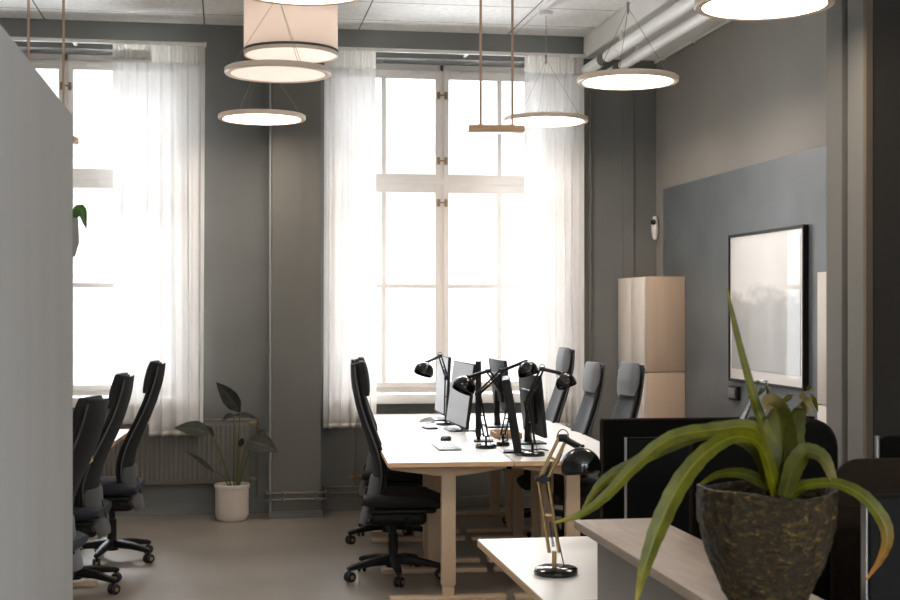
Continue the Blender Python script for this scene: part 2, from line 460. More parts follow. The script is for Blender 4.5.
# ------------------------------------------------------------------ windows
def window(name, X0, X1, label):
    root = thing(name, label, 'window', ((X0 + X1) / 2, 10.80, 0), kind='structure')
    h = (X1 - X0) / 2; z0, z1 = 0.894, HZ
    tz0, tz1 = 2.497, 2.625
    y0, y1 = -0.02, 0.06
    bm = B()
    box(bm, (-h, y0, z0), (-h + 0.055, y1, z1)); box(bm, (h - 0.055, y0, z0), (h, y1, z1))
    box(bm, (-h, y0, z1 - 0.045), (h, y1, z1)); box(bm, (-h, y0, z0), (h, y1, z0 + 0.03))
    box(bm, (-0.012, y0, z0), (0.012, y1, z1))
    box(bm, (-h, y0 - 0.01, tz0 + 0.045), (h, y1, tz1 - 0.05))
    obj('window_frame', bm, M['window'], root, smooth=0)
    bm = B(); box(bm, (-h, -0.37, SZ), (h, y1, z0), 0.006); obj('window_sill', bm, M['white_metal'], root)
    if name == 'window_2' or True:
        for sx in (-1, 1):
            xa, xb = (0.012, h - 0.055) if sx > 0 else (-h + 0.055, -0.012)
            for za, zb, bars in ((z0 + 0.03, tz0 + 0.045, (1.73,)), (tz1 - 0.05, z1 - 0.045, ())):
                bm = B(); fw = 0.042; yy0, yy1 = y0 - 0.015, y1 - 0.02
                box(bm, (xa, yy0, za), (xa + fw, yy1, zb), 0.003, 1); box(bm, (xb - fw, yy0, za), (xb, yy1, zb), 0.003, 1)
                top = fw + 0.03; bot = 0.045
                box(bm, (xa + fw, yy0, zb - top), (xb - fw, yy1, zb), 0.003, 1)
                box(bm, (xa + fw, yy0, za), (xb - fw, yy1, za + bot), 0.003, 1)
                xm = sx * 0.466
                box(bm, (xm - 0.018, yy0, za + bot), (xm + 0.018, yy1, zb - top))
                for b in bars: box(bm, (xa + fw, yy0 + 0.003, b - 0.018), (xb - fw, yy1 - 0.003, b + 0.018))
                s = obj('sash', bm, M['window'], root, smooth=0)
                bm = B(); box(bm, (xa + fw - 0.005, 0.015, za + bot - 0.005), (xb - fw + 0.005, 0.019, zb - top + 0.005))
                obj('pane', bm, M['pane'], s, smooth=0)
                bm = B()
                for hz in ((za + 0.22, zb - 0.15) if bars else (za + 0.15, zb - 0.2)):
                    xx = 0.03 * sx
                    box(bm, (xx - 0.012, yy0 - 0.012, hz - 0.03), (xx + 0.012, yy0, hz + 0.03), 0.003, 1)
                    tube(bm, [(xx, yy0 - 0.012, hz), (xx, yy0 - 0.03, hz), (xx - sx * 0.03, yy0 - 0.032, hz)], 0.006, 6)
                obj('window_catch', bm, M['brass'], s)
                bm = B(); box(bm, ((xa + xb) / 2 - 0.24 * sx - 0.05, yy0 - 0.01, zb - 0.035), ((xa + xb) / 2 - 0.24 * sx + 0.05, yy0, zb - 0.01), 0.002, 1)
                obj('latch_plate', bm, M['rail'], s)
    return root
window('window_1', W1[0], W1[1], 'tall white multi-pane window at the left, half behind the grey divider')
window('window_2', W2[0], W2[1], 'tall white multi-pane window behind the long row of desks')

# ------------------------------------------------------------------ curtains
def curtain(label, X0, X1, ztop, zhem, seed, folds, amp=0.030, flare=0.0, hems=None):
    rnd = random.Random(seed)
    root = thing('sheer_curtain', label, 'curtain', ((X0 + X1) / 2, 10.35, 0), group='sheer curtains at the windows')
    ph = [rnd.uniform(0, 6.28) for _ in range(6)]
    zh = ztop - 0.13
    def pt(s, z):
        f = (ztop - z) / (ztop - zhem)
        w = (X1 - X0) * (1 + flare * f)
        x = (s - 0.5) * w + 0.012 * math.sin(9 * s + ph[0]) * f
        q = s * folds * 2 * PI
        a = amp * (0.55 + 0.45 * f)
        y = a * (math.sin(q + 0.8 * math.sin(q * 0.37 + ph[1])) * (0.7 + 0.3 * math.sin(q * 0.23 + ph[2])) + 0.22 * math.sin(q * 2.3 + ph[3] + 0.5 * f))
        x += 0.35 * a * math.cos(q + ph[4])
        if z > zh: y = y * 0.45 + 0.010 * math.sin(q * 4.3 + ph[5])
        return (x, y, z)
    NS = folds * 22
    def sheet(zs, name, m, parent):
        bm = B(); rows = []
        for z in zs:
            row = []
            for i in range(NS + 1):
                s = i / NS; zz = z
                if hems and z == zs[-1]:
                    for a, b, dz in hems:
                        if a <= s <= b: zz = z + dz
                row.append(bm.verts.new(pt(s, zz)))
            rows.append(row)
        for a, b in zip(rows, rows[1:]):
            for i in range(NS): bm.faces.new((a[i], a[i + 1], b[i + 1], b[i]))
        o = obj(name, bm, m, parent, smooth=180)
        sol = o.modifiers.new('cloth_thickness', 'SOLIDIFY'); sol.thickness = 0.0006
        return o
    nz = 26
    sheet([zh + (zhem - zh) * i / nz for i in range(nz + 1)], 'cloth', M['curtain'], root)
    sheet([ztop + 0.02 - (ztop + 0.02 - zh) * i / 8 for i in range(9)], 'heading', M['heading'], root)
    bm = B()
    for a, b, dz in (hems or ((0, 1, 0),)):
        n0, n1 = int(a * NS), int(b * NS)
        rows = []
        for z in (zhem + dz + 0.035, zhem + dz):
            rows.append([bm.verts.new(Vector(pt(i / NS, z)) + Vector((0, -0.003, 0))) for i in range(n0, n1 + 1)])
        for i in range(len(rows[0]) - 1): bm.faces.new((rows[0][i], rows[0][i + 1], rows[1][i + 1], rows[1][i]))
    o = obj('hem', bm, M['heading'], root, smooth=180)
    sol = o.modifiers.new('cloth_thickness', 'SOLIDIFY'); sol.thickness = 0.0008
    return root
curtain('white sheer curtain at the left window, above the radiator', -0.815, -0.145, 3.50, 0.61, 3, 7, 0.040, hems=((0, 0.42, 0.09), (0.42, 1, 0)))
curtain('white sheer curtain on the left side of the big window, beside the pillar', 0.735, 1.125, 3.50, 0.65, 5, 5, 0.038)
curtain('white sheer curtain on the right side of the big window, beside the riser pipes', 2.27, 2.742, 3.50, 0.63, 9, 6, 0.040)
for xa, xb, lab in ((-2.25, -0.15, 'white curtain rail above the left window'), (0.715, 2.755, 'white curtain rail above the big window')):
    r = thing('curtain_rail', lab, 'curtain rail', ((xa + xb) / 2, 10.35, 3.515), group='curtain rails')
    hw = (xb - xa) / 2
    bm = B(); box(bm, (-hw, -0.012, -0.014), (hw, 0.012, 0.014), 0.004, 1); obj('track', bm, M['rail'], r)
    for x in (-hw * 0.92, 0.1, hw * 0.92):
        bm = B(); box(bm, (x - 0.012, 0.01, -0.008), (x + 0.012, WY - 10.35, 0.012)); obj('bracket', bm, M['rail'], r, smooth=0)
    for x in (-hw, hw):
        bm = B(); box(bm, (x - 0.01, -0.016, -0.018), (x + 0.01, 0.016, 0.018), 0.004, 1); obj('end_cap', bm, M['rail'], r)

# ------------------------------------------------------------------ pipes and radiator
def pipe(label, pts, r, clips=(), m='pipe', name='pipe', group=None, wallaxis=(0, 1, 0), gap=0.03):
    root = thing(name, label, 'pipe', pts[0], group=group); o = Vector(pts[0])
    bm = B(); tube(bm, [Vector(p) - o for p in pts], r, 10); obj('tube', bm, M[m], root)
    for c in clips:
        c = Vector(c) - o; w = Vector(wallaxis)
        bm = B()
        tube(bm, [c - Vector((0, 0, 0.012)), c + Vector((0, 0, 0.012))], r + 0.005, 10)
        tube(bm, [c, c + w * gap], 0.005, 6)
        obj('pipe_clip', bm, M[m], root)
    return root
xr = at(586, 300, 10.75).x; xr2 = at(592.5, 300, 10.75).x
for x, lab in ((xr, 'thin dark riser pipe close to the right-hand curtain'), (xr2, 'thin dark riser pipe, farther from the curtain of the two')):
    pipe(lab, [(x, WY - 0.035, 0), (x, WY - 0.035, 3.5)], 0.013, [(x, WY - 0.035, z) for z in (0.6, 1.85, 2.7)], name='riser_pipe', group='riser pipes right of the window')
xp = at(271, 300, 10.45).x
pipe('thin pale riser pipe running up the left edge of the pillar', [(0.326, 10.215, 0.0), (0.326, 10.215, 3.69)], 0.008, name='riser_pipe', m='pale_pipe', clips=[(0.326, 10.215, 3.0)], gap=0.02)
for z, lab in ((0.188, 'thin heating pipe wrapping the pillar foot, upper of two'), (0.140, 'thin heating pipe wrapping the pillar foot, lower of two')):
    pts = [(0.295, 10.45, z), (0.297, 10.19, z), (0.31, 10.178, z), (0.34, 10.178, z), (0.72, 10.178, z), (0.735, 10.20, z), (0.74, 10.44, z), (0.76, 10.46, z), (1.3, 10.46, z)]
    pipe(lab, pts, 0.010, name='heating_pipe', group='heating pipes round the pillar foot', clips=[(0.42, 10.178, z), (0.66, 10.178, z)], gap=0.03)
# valve drop under the window
p = at(356, 480, 10.45)
v = thing('pipe_valve', 'brass valve on a thin pipe under the big window', 'valve', (p.x, 10.46, 0.188))
bm = B(); tube(bm, [(0, 0, 0), (0, 0, 0.48)], 0.008); obj('pipe_stem', bm, M['pipe'], v)
bm = B(); tube(bm, [(-0.05, 0, 0.075), (0.05, 0, 0.075)], 0.010); tube(bm, [(0, 0, 0.04), (0, 0, 0.11)], 0.013); obj('valve_body', bm, M['brass'], v)

rd = thing('radiator', 'taupe ribbed panel radiator under the left window', 'radiator', (-0.46, 10.468, 0.236))
bm = B(); hw = 0.64
box(bm, (-hw, -0.045, 0), (hw, 0.03, 0.475), 0.012)
obj('body', bm, M['radiator'], rd)
bm = B()
for i in range(36):
    x = -hw + 0.035 + i * (2 * hw - 0.07) / 35
    box(bm, (x - 0.010, -0.057, 0.03), (x + 0.010, -0.04, 0.445), 0.005, 1)
obj('rib_panel', bm, M['radiator'], rd)
bm = B(); box(bm, (-hw, -0.05, 0.466), (hw, 0.03, 0.482), 0.003); obj('top_grille', bm, M['radiator'], rd)
for z in (0.03, 0.45):
    bm = B(); tube(bm, [(hw - 0.01, -0.01, z), (hw + 0.06, -0.01, z)], 0.011); tube(bm, [(hw + 0.03, -0.01, z), (hw + 0.03, -0.045, z)], 0.014)
    tube(bm, [(hw + 0.055, -0.01, z - 0.03), (hw + 0.055, -0.01, z + 0.03)], 0.011)
    obj('radiator_valve', bm, M['brass'], rd)
bm = B(); tube(bm, [(hw + 0.055, -0.01, -0.1), (hw + 0.055, -0.01, 0.45)], 0.008); obj('supply_pipe', bm, M['pipe'], rd)
bm = B()
for x in (-0.4, 0.4): box(bm, (x - 0.02, 0.03, 0.05), (x + 0.02, WY - 10.4705, 0.4))
obj('wall_bracket', bm, M['radiator'], rd)

# white ceiling pipes
for (u0, v0, d0, r, lab) in ((590, 68, 10.55, 0.043, 'thick white ceiling pipe with a dark band, left of the pair'), (607, 75, 10.5, 0.037, 'white ceiling pipe with a dark band, nearer the right wall')):
    p = at(u0, v0, d0); x = p.x; z = p.z
    root = thing('ceiling_pipe', lab, 'pipe', (x, 10.3, z), group='white pipes along the right wall')
    bm = B(); tube(bm, [(0, 0.03, 0), (0, 0, 0), (0, -5.2, 0)], [r * 0.94, r, r], 20); obj('tube', bm, M['white_pipe'], root)
    bm = B(); tube(bm, [(0, -0.42, 0), (0, -0.56, 0)], r + 0.004, 20); obj('band', bm, M['band'], root)
    bm = B(); lathe(bm, [(0, 0.0), (r * 0.9, 0.0), (r * 1.02, 0.02), (r * 1.02, 0.05), (r * 0.8, 0.06)], 20, Matrix.Translation((0, 0.03, 0)) @ frame_to((0, 1, 0))); obj('end_cap', bm, M['white_pipe'], root)
    for y in (-0.9, -2.6, -4.3):
        bm = B(); tube(bm, [(0, y - 0.012, 0), (0, y + 0.012, 0)], r + 0.003, 20); box(bm, (-0.008, y - 0.008, r * 0.6), (0.008, y + 0.008, 3.525 - z)); obj('hanger', bm, M['white_pipe'], root)

# ------------------------------------------------------------------ pendants
def pendant(u, v, d, label, m, top=CEIL, yaw=0.3, apex=0.43, split=True, Rr=0.30):
    p = at(u, v, d)
    root = thing('pendant_lamp', label, 'pendant lamp', p, yaw, 'flat round pendant lamps')
    R = Rr
    bm = B(); lathe(bm, [(R - 0.035, -0.014), (R - 0.006, -0.016), (R, -0.010), (R, 0.012), (R - 0.008, 0.018), (R - 0.06, 0.022), (0, 0.024)], 64)
    obj('rim', bm, M['rim'], root)
    bm = B(); lathe(bm, [(0, -0.012), (R - 0.034, -0.012), (R - 0.034, -0.004), (0, -0.004)], 64)
    obj('diffuser', bm, m, root)
    for k in range(3):
        a = 2 * PI * k / 3
        bm = B(); tube(bm, [((R - 0.03) * math.cos(a), (R - 0.03) * math.sin(a), 0.016), (0, 0, apex)], 0.0015, 6)
        obj('suspension_wire', bm, M['wire'], root)
    bm = B(); tube(bm, [(0, 0, apex - 0.01), (0, 0, top - p.z)], 0.0025, 6); obj('cord', bm, M['wire'], root)
    bm = B(); lathe(bm, [(0.0, apex - 0.035), (0.006, apex - 0.035), (0.010, apex + 0.03), (0, apex + 0.035)], 12); obj('wire_joint', bm, M['wire'], root)
    zt = top - p.z
    bm = B(); lathe(bm, [(0, zt - 0.03), (0.045, zt - 0.03), (0.05, zt - 0.0), (0, zt)], 24); obj('ceiling_cup', bm, M['white_metal'], root)
    return root
pendant(262, 117.5, 9.45, 'lit round pendant lamp in front of the pillar, above the potted plant', M['lamp_on'], yaw=2.0)
pendant(546, 120, 9.72, 'lit round pendant lamp in front of the right-hand curtain', M['lamp_on'], top=CEIL - 0.04, yaw=0.1)
pendant(278, 72, 7.75, 'dim round pendant lamp just below the large drum shade', M['lamp_dim'], yaw=0.9)
pendant(628, 80, 8.14, 'lit round pendant lamp hanging below the white ceiling pipes', M['lamp_on'], yaw=0.05)
pendant(764, 3, 5.96, 'lit round pendant lamp nearest the right wall, cut by the top of the photo', M['lamp_on'], yaw=1.0)
pendant(303, -13, 5.75, 'lit round pendant lamp above the drum shade, barely inside the top edge', M['lamp_on'], yaw=1.3)
# track that carries the window pendant
p = at(543.5, 8, 9.72)
t = thing('ceiling_track', 'short white ceiling track above the pendant by the curtain', 'lamp track', (p.x, 9.1, CEIL))
bm = B(); box(bm, (-0.018, -0.8, -0.04), (0.018, 0.42, 0), 0.004); obj('rail', bm, M['white_metal'], t)
bm = B(); tube(bm, [(0, 0.42, -0.015), (0, 1.4, -0.004)], 0.0022, 6); obj('feed_cable', bm, M['wire'], t)

# drum
p = at(291, 56, 8.6); R = 0.293
dr = thing('drum_lamp', 'large pale cloth drum lamp hanging at the ceiling', 'pendant lamp', (p.x, p.y, p.z))
hz = CEIL - p.z
bm = B(); lathe(bm, [(R, 0.035), (R, 0.54)], 64)
o = obj('shade', bm, M['drum'], dr, smooth=60); sol = o.modifiers.new('cloth_thickness', 'SOLIDIFY'); sol.thickness = 0.001
bm = B(); lathe(bm, [(R - 0.01, 0.022), (R + 0.003, 0.022), (R + 0.003, 0.036), (R - 0.01, 0.036)], 64); obj('dark_ring', bm, M['band'], dr)
bm = B(); lathe(bm, [(R - 0.012, 0.0), (R, 0.0), (R, 0.024), (R - 0.012, 0.024), (R - 0.012, 0.0)], 64); obj('lower_rim', bm, M['rim'], dr)
bm = B(); lathe(bm, [(0, 0.004), (R - 0.012, 0.004), (R - 0.012, 0.012), (0, 0.012)], 64); obj('diffuser', bm, M['drum_glow'], dr)
bm = B()
for k in range(9):
    zz = 0.20 + k * 0.032; rr = 0.125 - 0.004 * (8 - k) - (0.05 if k == 0 else 0.02 if k == 1 else 0)
    lathe(bm, [(rr, zz - 0.014), (rr + 0.008, zz), (rr, zz + 0.014)], 32)
obj('ribbed_core', bm, M['white_metal'], dr)
bm = B(); tube(bm, [(0, 0, 0.3), (0, 0, hz)], 0.012); obj('stem', bm, M['white_metal'], dr)
bm = B()
for k in range(3):
    a = 2 * PI * k / 3; tube(bm, [(0, 0, 0.53), (R * math.cos(a), R * math.sin(a), 0.53)], 0.004, 6)
obj('spider', bm, M['wire'], dr)

def bar_lamp(u, v, d, span, label):
    p = at(u, v, d)
    root = thing('bar_lamp', label, 'pendant lamp', p, 0.02 - YAW, 'short bar lamps on twin rods')
    h = span / 2
    bm = B(); box(bm, (-h, -0.05, -0.018), (h, 0.05, 0.018), 0.004); obj('housing', bm, M['ply'], root)
    bm = B(); box(bm, (-h - 0.012, -0.04, -0.024), (h - 0.01, 0.04, -0.017), 0.002); obj('diffuser', bm, M['bulb'], root)
    for s in (-1, 1):
        bm = B(); tube(bm, [(s * h * 0.57, 0, 0.015), (s * h * 0.57, 0, CEIL - p.z)], 0.0075, 8); r = obj('rod', bm, M['rod'], root)
        bm = B(); box(bm, (s * h * 0.57 - 0.018, -0.02, 0.016), (s * h * 0.57 + 0.018, 0.02, 0.026), 0.003); obj('rod_foot', bm, M['rod'], r)
    return root
bar_lamp(496.5, 129, 8.0, 0.325, 'short tan bar lamp on two rods in front of the big window')
bar_lamp(46, 140, 7.5, 0.335, 'twin-rod bar lamp mostly hidden behind the grey divider')

# ------------------------------------------------------------------ divider at the left
dv = thing('room_divider', 'tall light grey felt divider filling the left edge', 'divider', (-0.374, 2.2, 0))
bm = B(); box(bm, (-0.06, -1.6, 0.02), (0, 1.306, 2.037), 0.006); obj('felt_panel', bm, M['felt_grey'], dv)
bm = B(); box(bm, (-0.066, -1.6, 0), (0.003, 1.300, 0.03), 0.002); obj('foot_rail', bm, M['alu'], dv)
bm = B(); lathe(bm, [(0, 0), (0.006, 0), (0.008, 0.006), (0.006, 0.014), (0, 0.014)], 12, Matrix.Translation((-0.02, 1.306, 2.02)) @ frame_to((0, 1, 0))); obj('hook', bm, M['alu'], dv)
hp = thing('hanging_planter', 'small green plant hung on the far edge of the grey divider', 'plant', (-0.395, 3.55, 1.72))
bm = B(); lathe(bm, [(0, -0.035), (0.022, -0.035), (0.032, 0.0), (0.030, 0.06), (0.024, 0.062), (0.024, 0.04), (0, 0.04)], 20); obj('pot', bm, M['terracotta'], hp)
bm = B(); tube(bm, [(0, 0, 0.05), (0, 0, 0.24)], 0.004); tube(bm, [(0, 0, 0.24), (0, -0.044, 0.245)], 0.004); obj('hanger', bm, M['alu'], hp)
base = Vector((-0.395, 3.55, 1.72))
for (dx, dz, w) in ((0.050, 0.045, 0.026), (0.028, 0.0, 0.016), (-0.05, 0.0, 0.03)):
    pts = [base + Vector((0.015, 0, 0.05)), base + Vector((dx * 0.7, -0.005, 0.085 if dz > 0 else 0.03)), base + Vector((dx, -0.01, dz - 0.01))]
    ribbon('leaf', pts, [0.004, w, w * 0.9, 0.003], (0.1, -1, 0.3), M['green_leaf'], hp, base, n=14)

# ------------------------------------------------------------------ desks
def make_desk(W, L, label, group, loc, rotz):
    H = 0.753
    root = thing('desk', label, 'desk', loc, rotz, group)
    bm = B(); box(bm, (-W / 2, -L / 2, H - 0.026), (W / 2, L / 2, H - 0.0015), 0.002, 1); tt = obj('tabletop', bm, M['ply'], root, smooth=0)
    bm = B(); box(bm, (-W / 2 + 0.001, -L / 2 + 0.001, H - 0.0015), (W / 2 - 0.001, L / 2 - 0.001, H)); obj('laminate_surface', bm, M['laminate'], tt, smooth=0)
    bm = B(); box(bm, (-0.03, -L / 2 + 0.16, H - 0.065), (0.03, L / 2 - 0.16, H - 0.028), 0.004); obj('crossbeam', bm, M['beige'], root)
    for s in (-1, 1):
        y = s * (L / 2 - 0.15)
        bm = B(); box(bm, (-0.038, y - 0.03, 0.085), (0.038, y + 0.03, H - 0.04), 0.004); lg = obj('leg', bm, M['beige'], root)
        bm = B(); box(bm, (-0.031, y - 0.024, 0.02), (0.031, y + 0.024, 0.09), 0.003); obj('inner_tube', bm, M['beige'], lg)
        bm = B(); box(bm, (-W / 2 + 0.02, y - 0.035, 0.0), (W / 2 - 0.02, y + 0.035, 0.028), 0.006); obj('foot', bm, M['beige'], lg)
        # arched bracket under the top
        bm = B(); n = 12; f = []; bk = []
        for i in range(n + 1):
            x = -W / 2 + 0.02 + (W - 0.04) * i / n; q = abs(x) / (W / 2)
            zb = H - 0.088 + 0.04 * max(0, q - 0.15) / 0.85
            for lst, yy in ((f, y - 0.025), (bk, y + 0.025)): lst.append((bm.verts.new((x, yy, zb)), bm.verts.new((x, yy, H - 0.026))))
        for i in range(n):
            for lst in (f, bk): bm.faces.new((lst[i][0], lst[i + 1][0], lst[i + 1][1], lst[i][1]))
            bm.faces.new((f[i][0], bk[i][0], bk[i + 1][0], f[i + 1][0])); bm.faces.new((f[i][1], f[i + 1][1], bk[i + 1][1], bk[i][1]))
        for e in (0, n): bm.faces.new((f[e][0], f[e][1], bk[e][1], bk[e][0]))
        br = obj('bracket', bm, M['beige'], root)
        bm = B()
        for bx in (-0.028, 0.028): lathe(bm, [(0, 0), (0.009, 0), (0.009, 0.004), (0, 0.005)], 10, Matrix.Translation((bx, y - 0.025, H - 0.064)) @ frame_to((0, -1, 0)))
        obj('bolt', bm, M['brass'], br)
    return root
RT = math.radians(-3.18)
ex = Vector((math.cos(RT), math.sin(RT), 0)); ey = Vector((-math.sin(RT), math.cos(RT), 0))
P0 = Vector((0.83, 7.06, 0)); L = 1.088
GD = 'white desks of the central bench'
names = {0: 'nearest', 1: 'middle', 2: 'farthest'}
wl = ('white desk with wood edges, nearest of the bench row on the left', 'white desk in the middle of the bench row, left side by the charcoal chairs', 'white desk at the window end of the bench, left side')
wr = ('white desk with wood edges, nearest of the bench on its right side', 'white desk in the middle of the bench, right side by the grey chairs', 'white desk at the window end of the bench, right side')
for W, off, labs in ((0.66, 0.33, wl), (0.672, 0.664 + 0.336, wr)):
    src = None
    for i in range(3):
        c = P0 + ex * off + ey * (L / 2 + i * (L + 0.004))
        if src is None: src = make_desk(W, L, labs[i], GD, c, RT)
        else: dup(src, c, RT, labs[i])
PL = at(132, 429, 9.09); PL.z = 0
src = None
for i, lab in enumerate(('white desk in the left bay, end nearest the window radiator', 'white desk in the left bay, nearer one beside the grey divider')):
    c = PL - ex * 0.33 - ey * (0.635 + i * 1.274)
    if src is None: src = make_desk(0.66, 1.27, lab, 'white desks of the left bay', c, RT)
    else: dup(src, c, RT, lab)
src = make_desk(0.67, 1.02, 'white foreground desk carrying the brass-armed lamp', 'white desks in the foreground', (0.862 + 0.335, 3.66 + 0.51, 0), 0)
dup(src, (0.862 + 0.67 * 1.5 + 0.004, 3.66 + 0.51, 0), 0, 'foreground desk behind the black chair, carrying the vase')
dup(src, (1.37 + 0.335, 2.95 - 0.51 + 0.004, 0), 0, 'foreground desk on the far right, under the black monitor')

# ------------------------------------------------------------------ office chairs
def back_line(z):
    pts = [(0.33, -0.155), (0.40, -0.135), (0.47, -0.112), (0.55, -0.094), (0.63, -0.089), (0.71, -0.099), (0.80, -0.126), (0.90, -0.161), (1.0, -0.190), (1.10, -0.210), (1.18, -0.220), (1.25, -0.226)]
    for (za, xa), (zb, xb) in zip(pts, pts[1:]):
        if za <= z <= zb:
            f = (z - za) / (zb - za); return xa + (xb - xa) * f
    return pts[0][1] if z < pts[0][0] else pts[-1][1]
def back_w(z):
    pts = [(0.33, 0.13), (0.45, 0.165), (0.6, 0.172), (0.75, 0.162), (0.9, 0.146), (1.05, 0.130), (1.25, 0.116)]
    for (za, xa), (zb, xb) in zip(pts, pts[1:]):
        if za <= z <= zb: return xa + (xb - xa) * (z - za) / (zb - za)
    return pts[0][1] if z < pts[0][0] else pts[-1][1]

def make_chair(label, group, loc, rotz, base_turn=0.2, seatmat='fabric', arms=True, headmat='fabric', backmat='fabric', recline=0.0):
    bl = lambda z: back_line(z) - recline * max(0, z - 0.45)
    root = thing('office_chair', label, 'office chair', loc, rotz, group)
    # base
    bm = B(); lathe(bm, [(0, 0.065), (0.04, 0.065), (0.045, 0.09), (0.036, 0.125), (0.028, 0.14), (0, 0.14)], 20)
    for k in range(5):
        a = base_turn + 2 * PI * k / 5; c, s = math.cos(a), math.sin(a)
        secs = []
        for (rr, zc, w, h) in ((0.02, 0.108, 0.030, 0.028), (0.15, 0.100, 0.025, 0.023), (0.262, 0.081, 0.019, 0.016), (0.284, 0.076, 0.014, 0.011)):
            secs.append([(rr * c - y * s, rr * s + y * c, zc + z) for y, z in sup(w, h, 10, 3)])
        loft(bm, secs)
    obj('star_base', bm, M['black'], root)
    for k in range(5):
        a = base_turn + 2 * PI * k / 5; c, s = math.cos(a), math.sin(a); ta = a + 0.9 + k
        mx = Matrix.Translation((0.272 * c, 0.272 * s, 0.03)) @ Matrix.Rotation(ta, 4, 'Z') @ frame_to((1, 0, 0))
        bm = B()
        for off in (-0.024, 0.006):
            lathe(bm, [(0, off), (0.024, off), (0.0295, off + 0.004), (0.0295, off + 0.014), (0.024, off + 0.018), (0, off + 0.018)], 18, mx)
        cs = obj('caster', bm, M['black_matte'], root)
        bm = B(); tube(bm, [(0.272 * c, 0.272 * s, 0.03), (0.272 * c, 0.272 * s, 0.075)], 0.008); obj('caster_stem', bm, M['black'], cs)
        bm = B(); lathe(bm, [(0, -0.026), (0.012, -0.026), (0.012, 0.026), (0, 0.026)], 12, mx); obj('hub_cap', bm, M['gold'], cs)
    bm = B(); tube(bm, [(0, 0, 0.13), (0, 0, 0.26)], 0.028, 16); tube(bm, [(0, 0, 0.25), (0, 0, 0.40)], 0.019, 16); obj('gas_column', bm, M['black'], root)
    bm = B(); box(bm, (-0.14, -0.10, 0.315), (0.19, 0.10, 0.405), 0.03, 3); tube(bm, [(0.08, -0.08, 0.36), (0.08, -0.22, 0.365)], 0.008); tube(bm, [(0.08, -0.22, 0.365), (0.08, -0.26, 0.36)], 0.012)
    tube(bm, [(-0.06, 0.08, 0.36), (-0.06, 0.24, 0.365)], 0.008)
    lathe(bm, [(0, -0.05), (0.028, -0.05), (0.032, 0), (0.028, 0.05), (0, 0.05)], 14, Matrix.Translation((0.13, 0, 0.325)) @ frame_to((0, 1, 0)))
    obj('tilt_mechanism', bm, M['black'], root)
    # seat
    bm = B(); secs = []
    N = 14
    for i in range(N + 1):
        f = i / N; x = -0.17 + 0.45 * f
        e = min(1, math.sin(PI * min(max(f, 0.02), 0.98)) * 2.2) ** 0.5
        w = 0.235 * (0.72 + 0.28 * e); t = 0.045 * (0.35 + 0.65 * e)
        zc = 0.455 + (-0.018 if f > 0.75 else 0) * (f - 0.75) * 4
        secs.append([(x, y, zc + z + 0.02 * (abs(y) / 0.235) ** 2) for y, z in sup(w, t, 24, 3)])
    loft(bm, secs); obj('seat', bm, M[seatmat], root, smooth=60)
    bm = B(); box(bm, (-0.15, -0.19, 0.395), (0.24, 0.19, 0.425), 0.02, 3); obj('seat_pan', bm, M['black'], root)
    # backrest pad (front) and shell (behind)
    for nm, zlo, zhi, th, dx, wk, m in (('backrest', 0.40, 1.24, 0.020, 0.012, 1.0, backmat), ('back_shell', 0.36, 1.235, 0.012, -0.016, 1.03, 'fabric')):
        bm = B(); secs = []; n = 26
        for i in range(n + 1):
            f = i / n; z = zlo + (zhi - zlo) * f
            e = min(1.0, 0.45 + 6 * min(f, 1 - f)) if min(f, 1 - f) < 0.1 else 1.0
            w = back_w(z) * wk * (0.8 + 0.2 * e); t = th * e
            secs.append([(bl(z) + dx + q + 0.05 * (y / 0.2) ** 2, y, z) for y, q in sup(w, t, 24, 2.6)])
        loft(bm, secs); o = obj(nm, bm, M[m], root, smooth=60)
        if nm == 'back_shell':
            bm = B()
            for s in (-1, 1):
                tube(bm, [(bl(z) + dx + 0.05 * (back_w(z) / 0.2) ** 2, s * back_w(z) * 1.035, z) for z in [0.36 + 0.86 * i / 16 for i in range(17)]], 0.0055, 6)
            obj('edge_piping', bm, M['shell'], o)
    bm = B(); secs = []
    for i in range(15):
        f = i / 14; z = 0.325 + 0.27 * f; e = min(1.0, 0.6 + 4 * min(f, 1 - f)); w = back_w(z) * 1.06 * (0.85 + 0.15 * e)
        secs.append([(bl(z) - 0.03 + q + 0.05 * (y / 0.2) ** 2, y, z) for y, q in sup(w, 0.016 * e, 24, 2.6)])
    loft(bm, secs); obj('lumbar_shell', bm, M['shell'], root, smooth=60)
    bm = B(); tube(bm, [(-0.02, 0, 0.36), (-0.13, 0, 0.37), (-0.16, 0, 0.42), (-0.135, 0, 0.52)], 0.022, 10); obj('back_bracket', bm, M['black'], root)
    # head pad
    bm = B(); secs = []; n = 10
    for i in range(n + 1):
        f = i / n; z = 1.055 + 0.195 * f; e = math.sin(PI * (0.06 + 0.88 * f)) ** 0.35
        secs.append([(bl(min(z, 1.25)) + 0.045 + q, y, z) for y, q in sup(0.132 * (0.78 + 0.22 * e), 0.034 * e, 24, 3.2)])
    loft(bm, secs); obj('headrest', bm, M[headmat], root, smooth=60)
    if arms:
        for s in (-1, 1):
            bm = B()
            tube(bm, smooth_pts([(-0.09, s * 0.20, 0.40), (-0.10, s * 0.275, 0.46), (-0.11, s * 0.285, 0.58), (-0.06, s * 0.285, 0.645), (0.02, s * 0.28, 0.65)], 14), 0.011, 8)
            ar = obj('armrest', bm, M['black'], root)
            bm = B(); box(bm, (-0.075, s * 0.28 - 0.03, 0.648), (0.07, s * 0.28 + 0.03, 0.668), 0.008); obj('arm_pad', bm, M['black_matte'], ar)
    return root

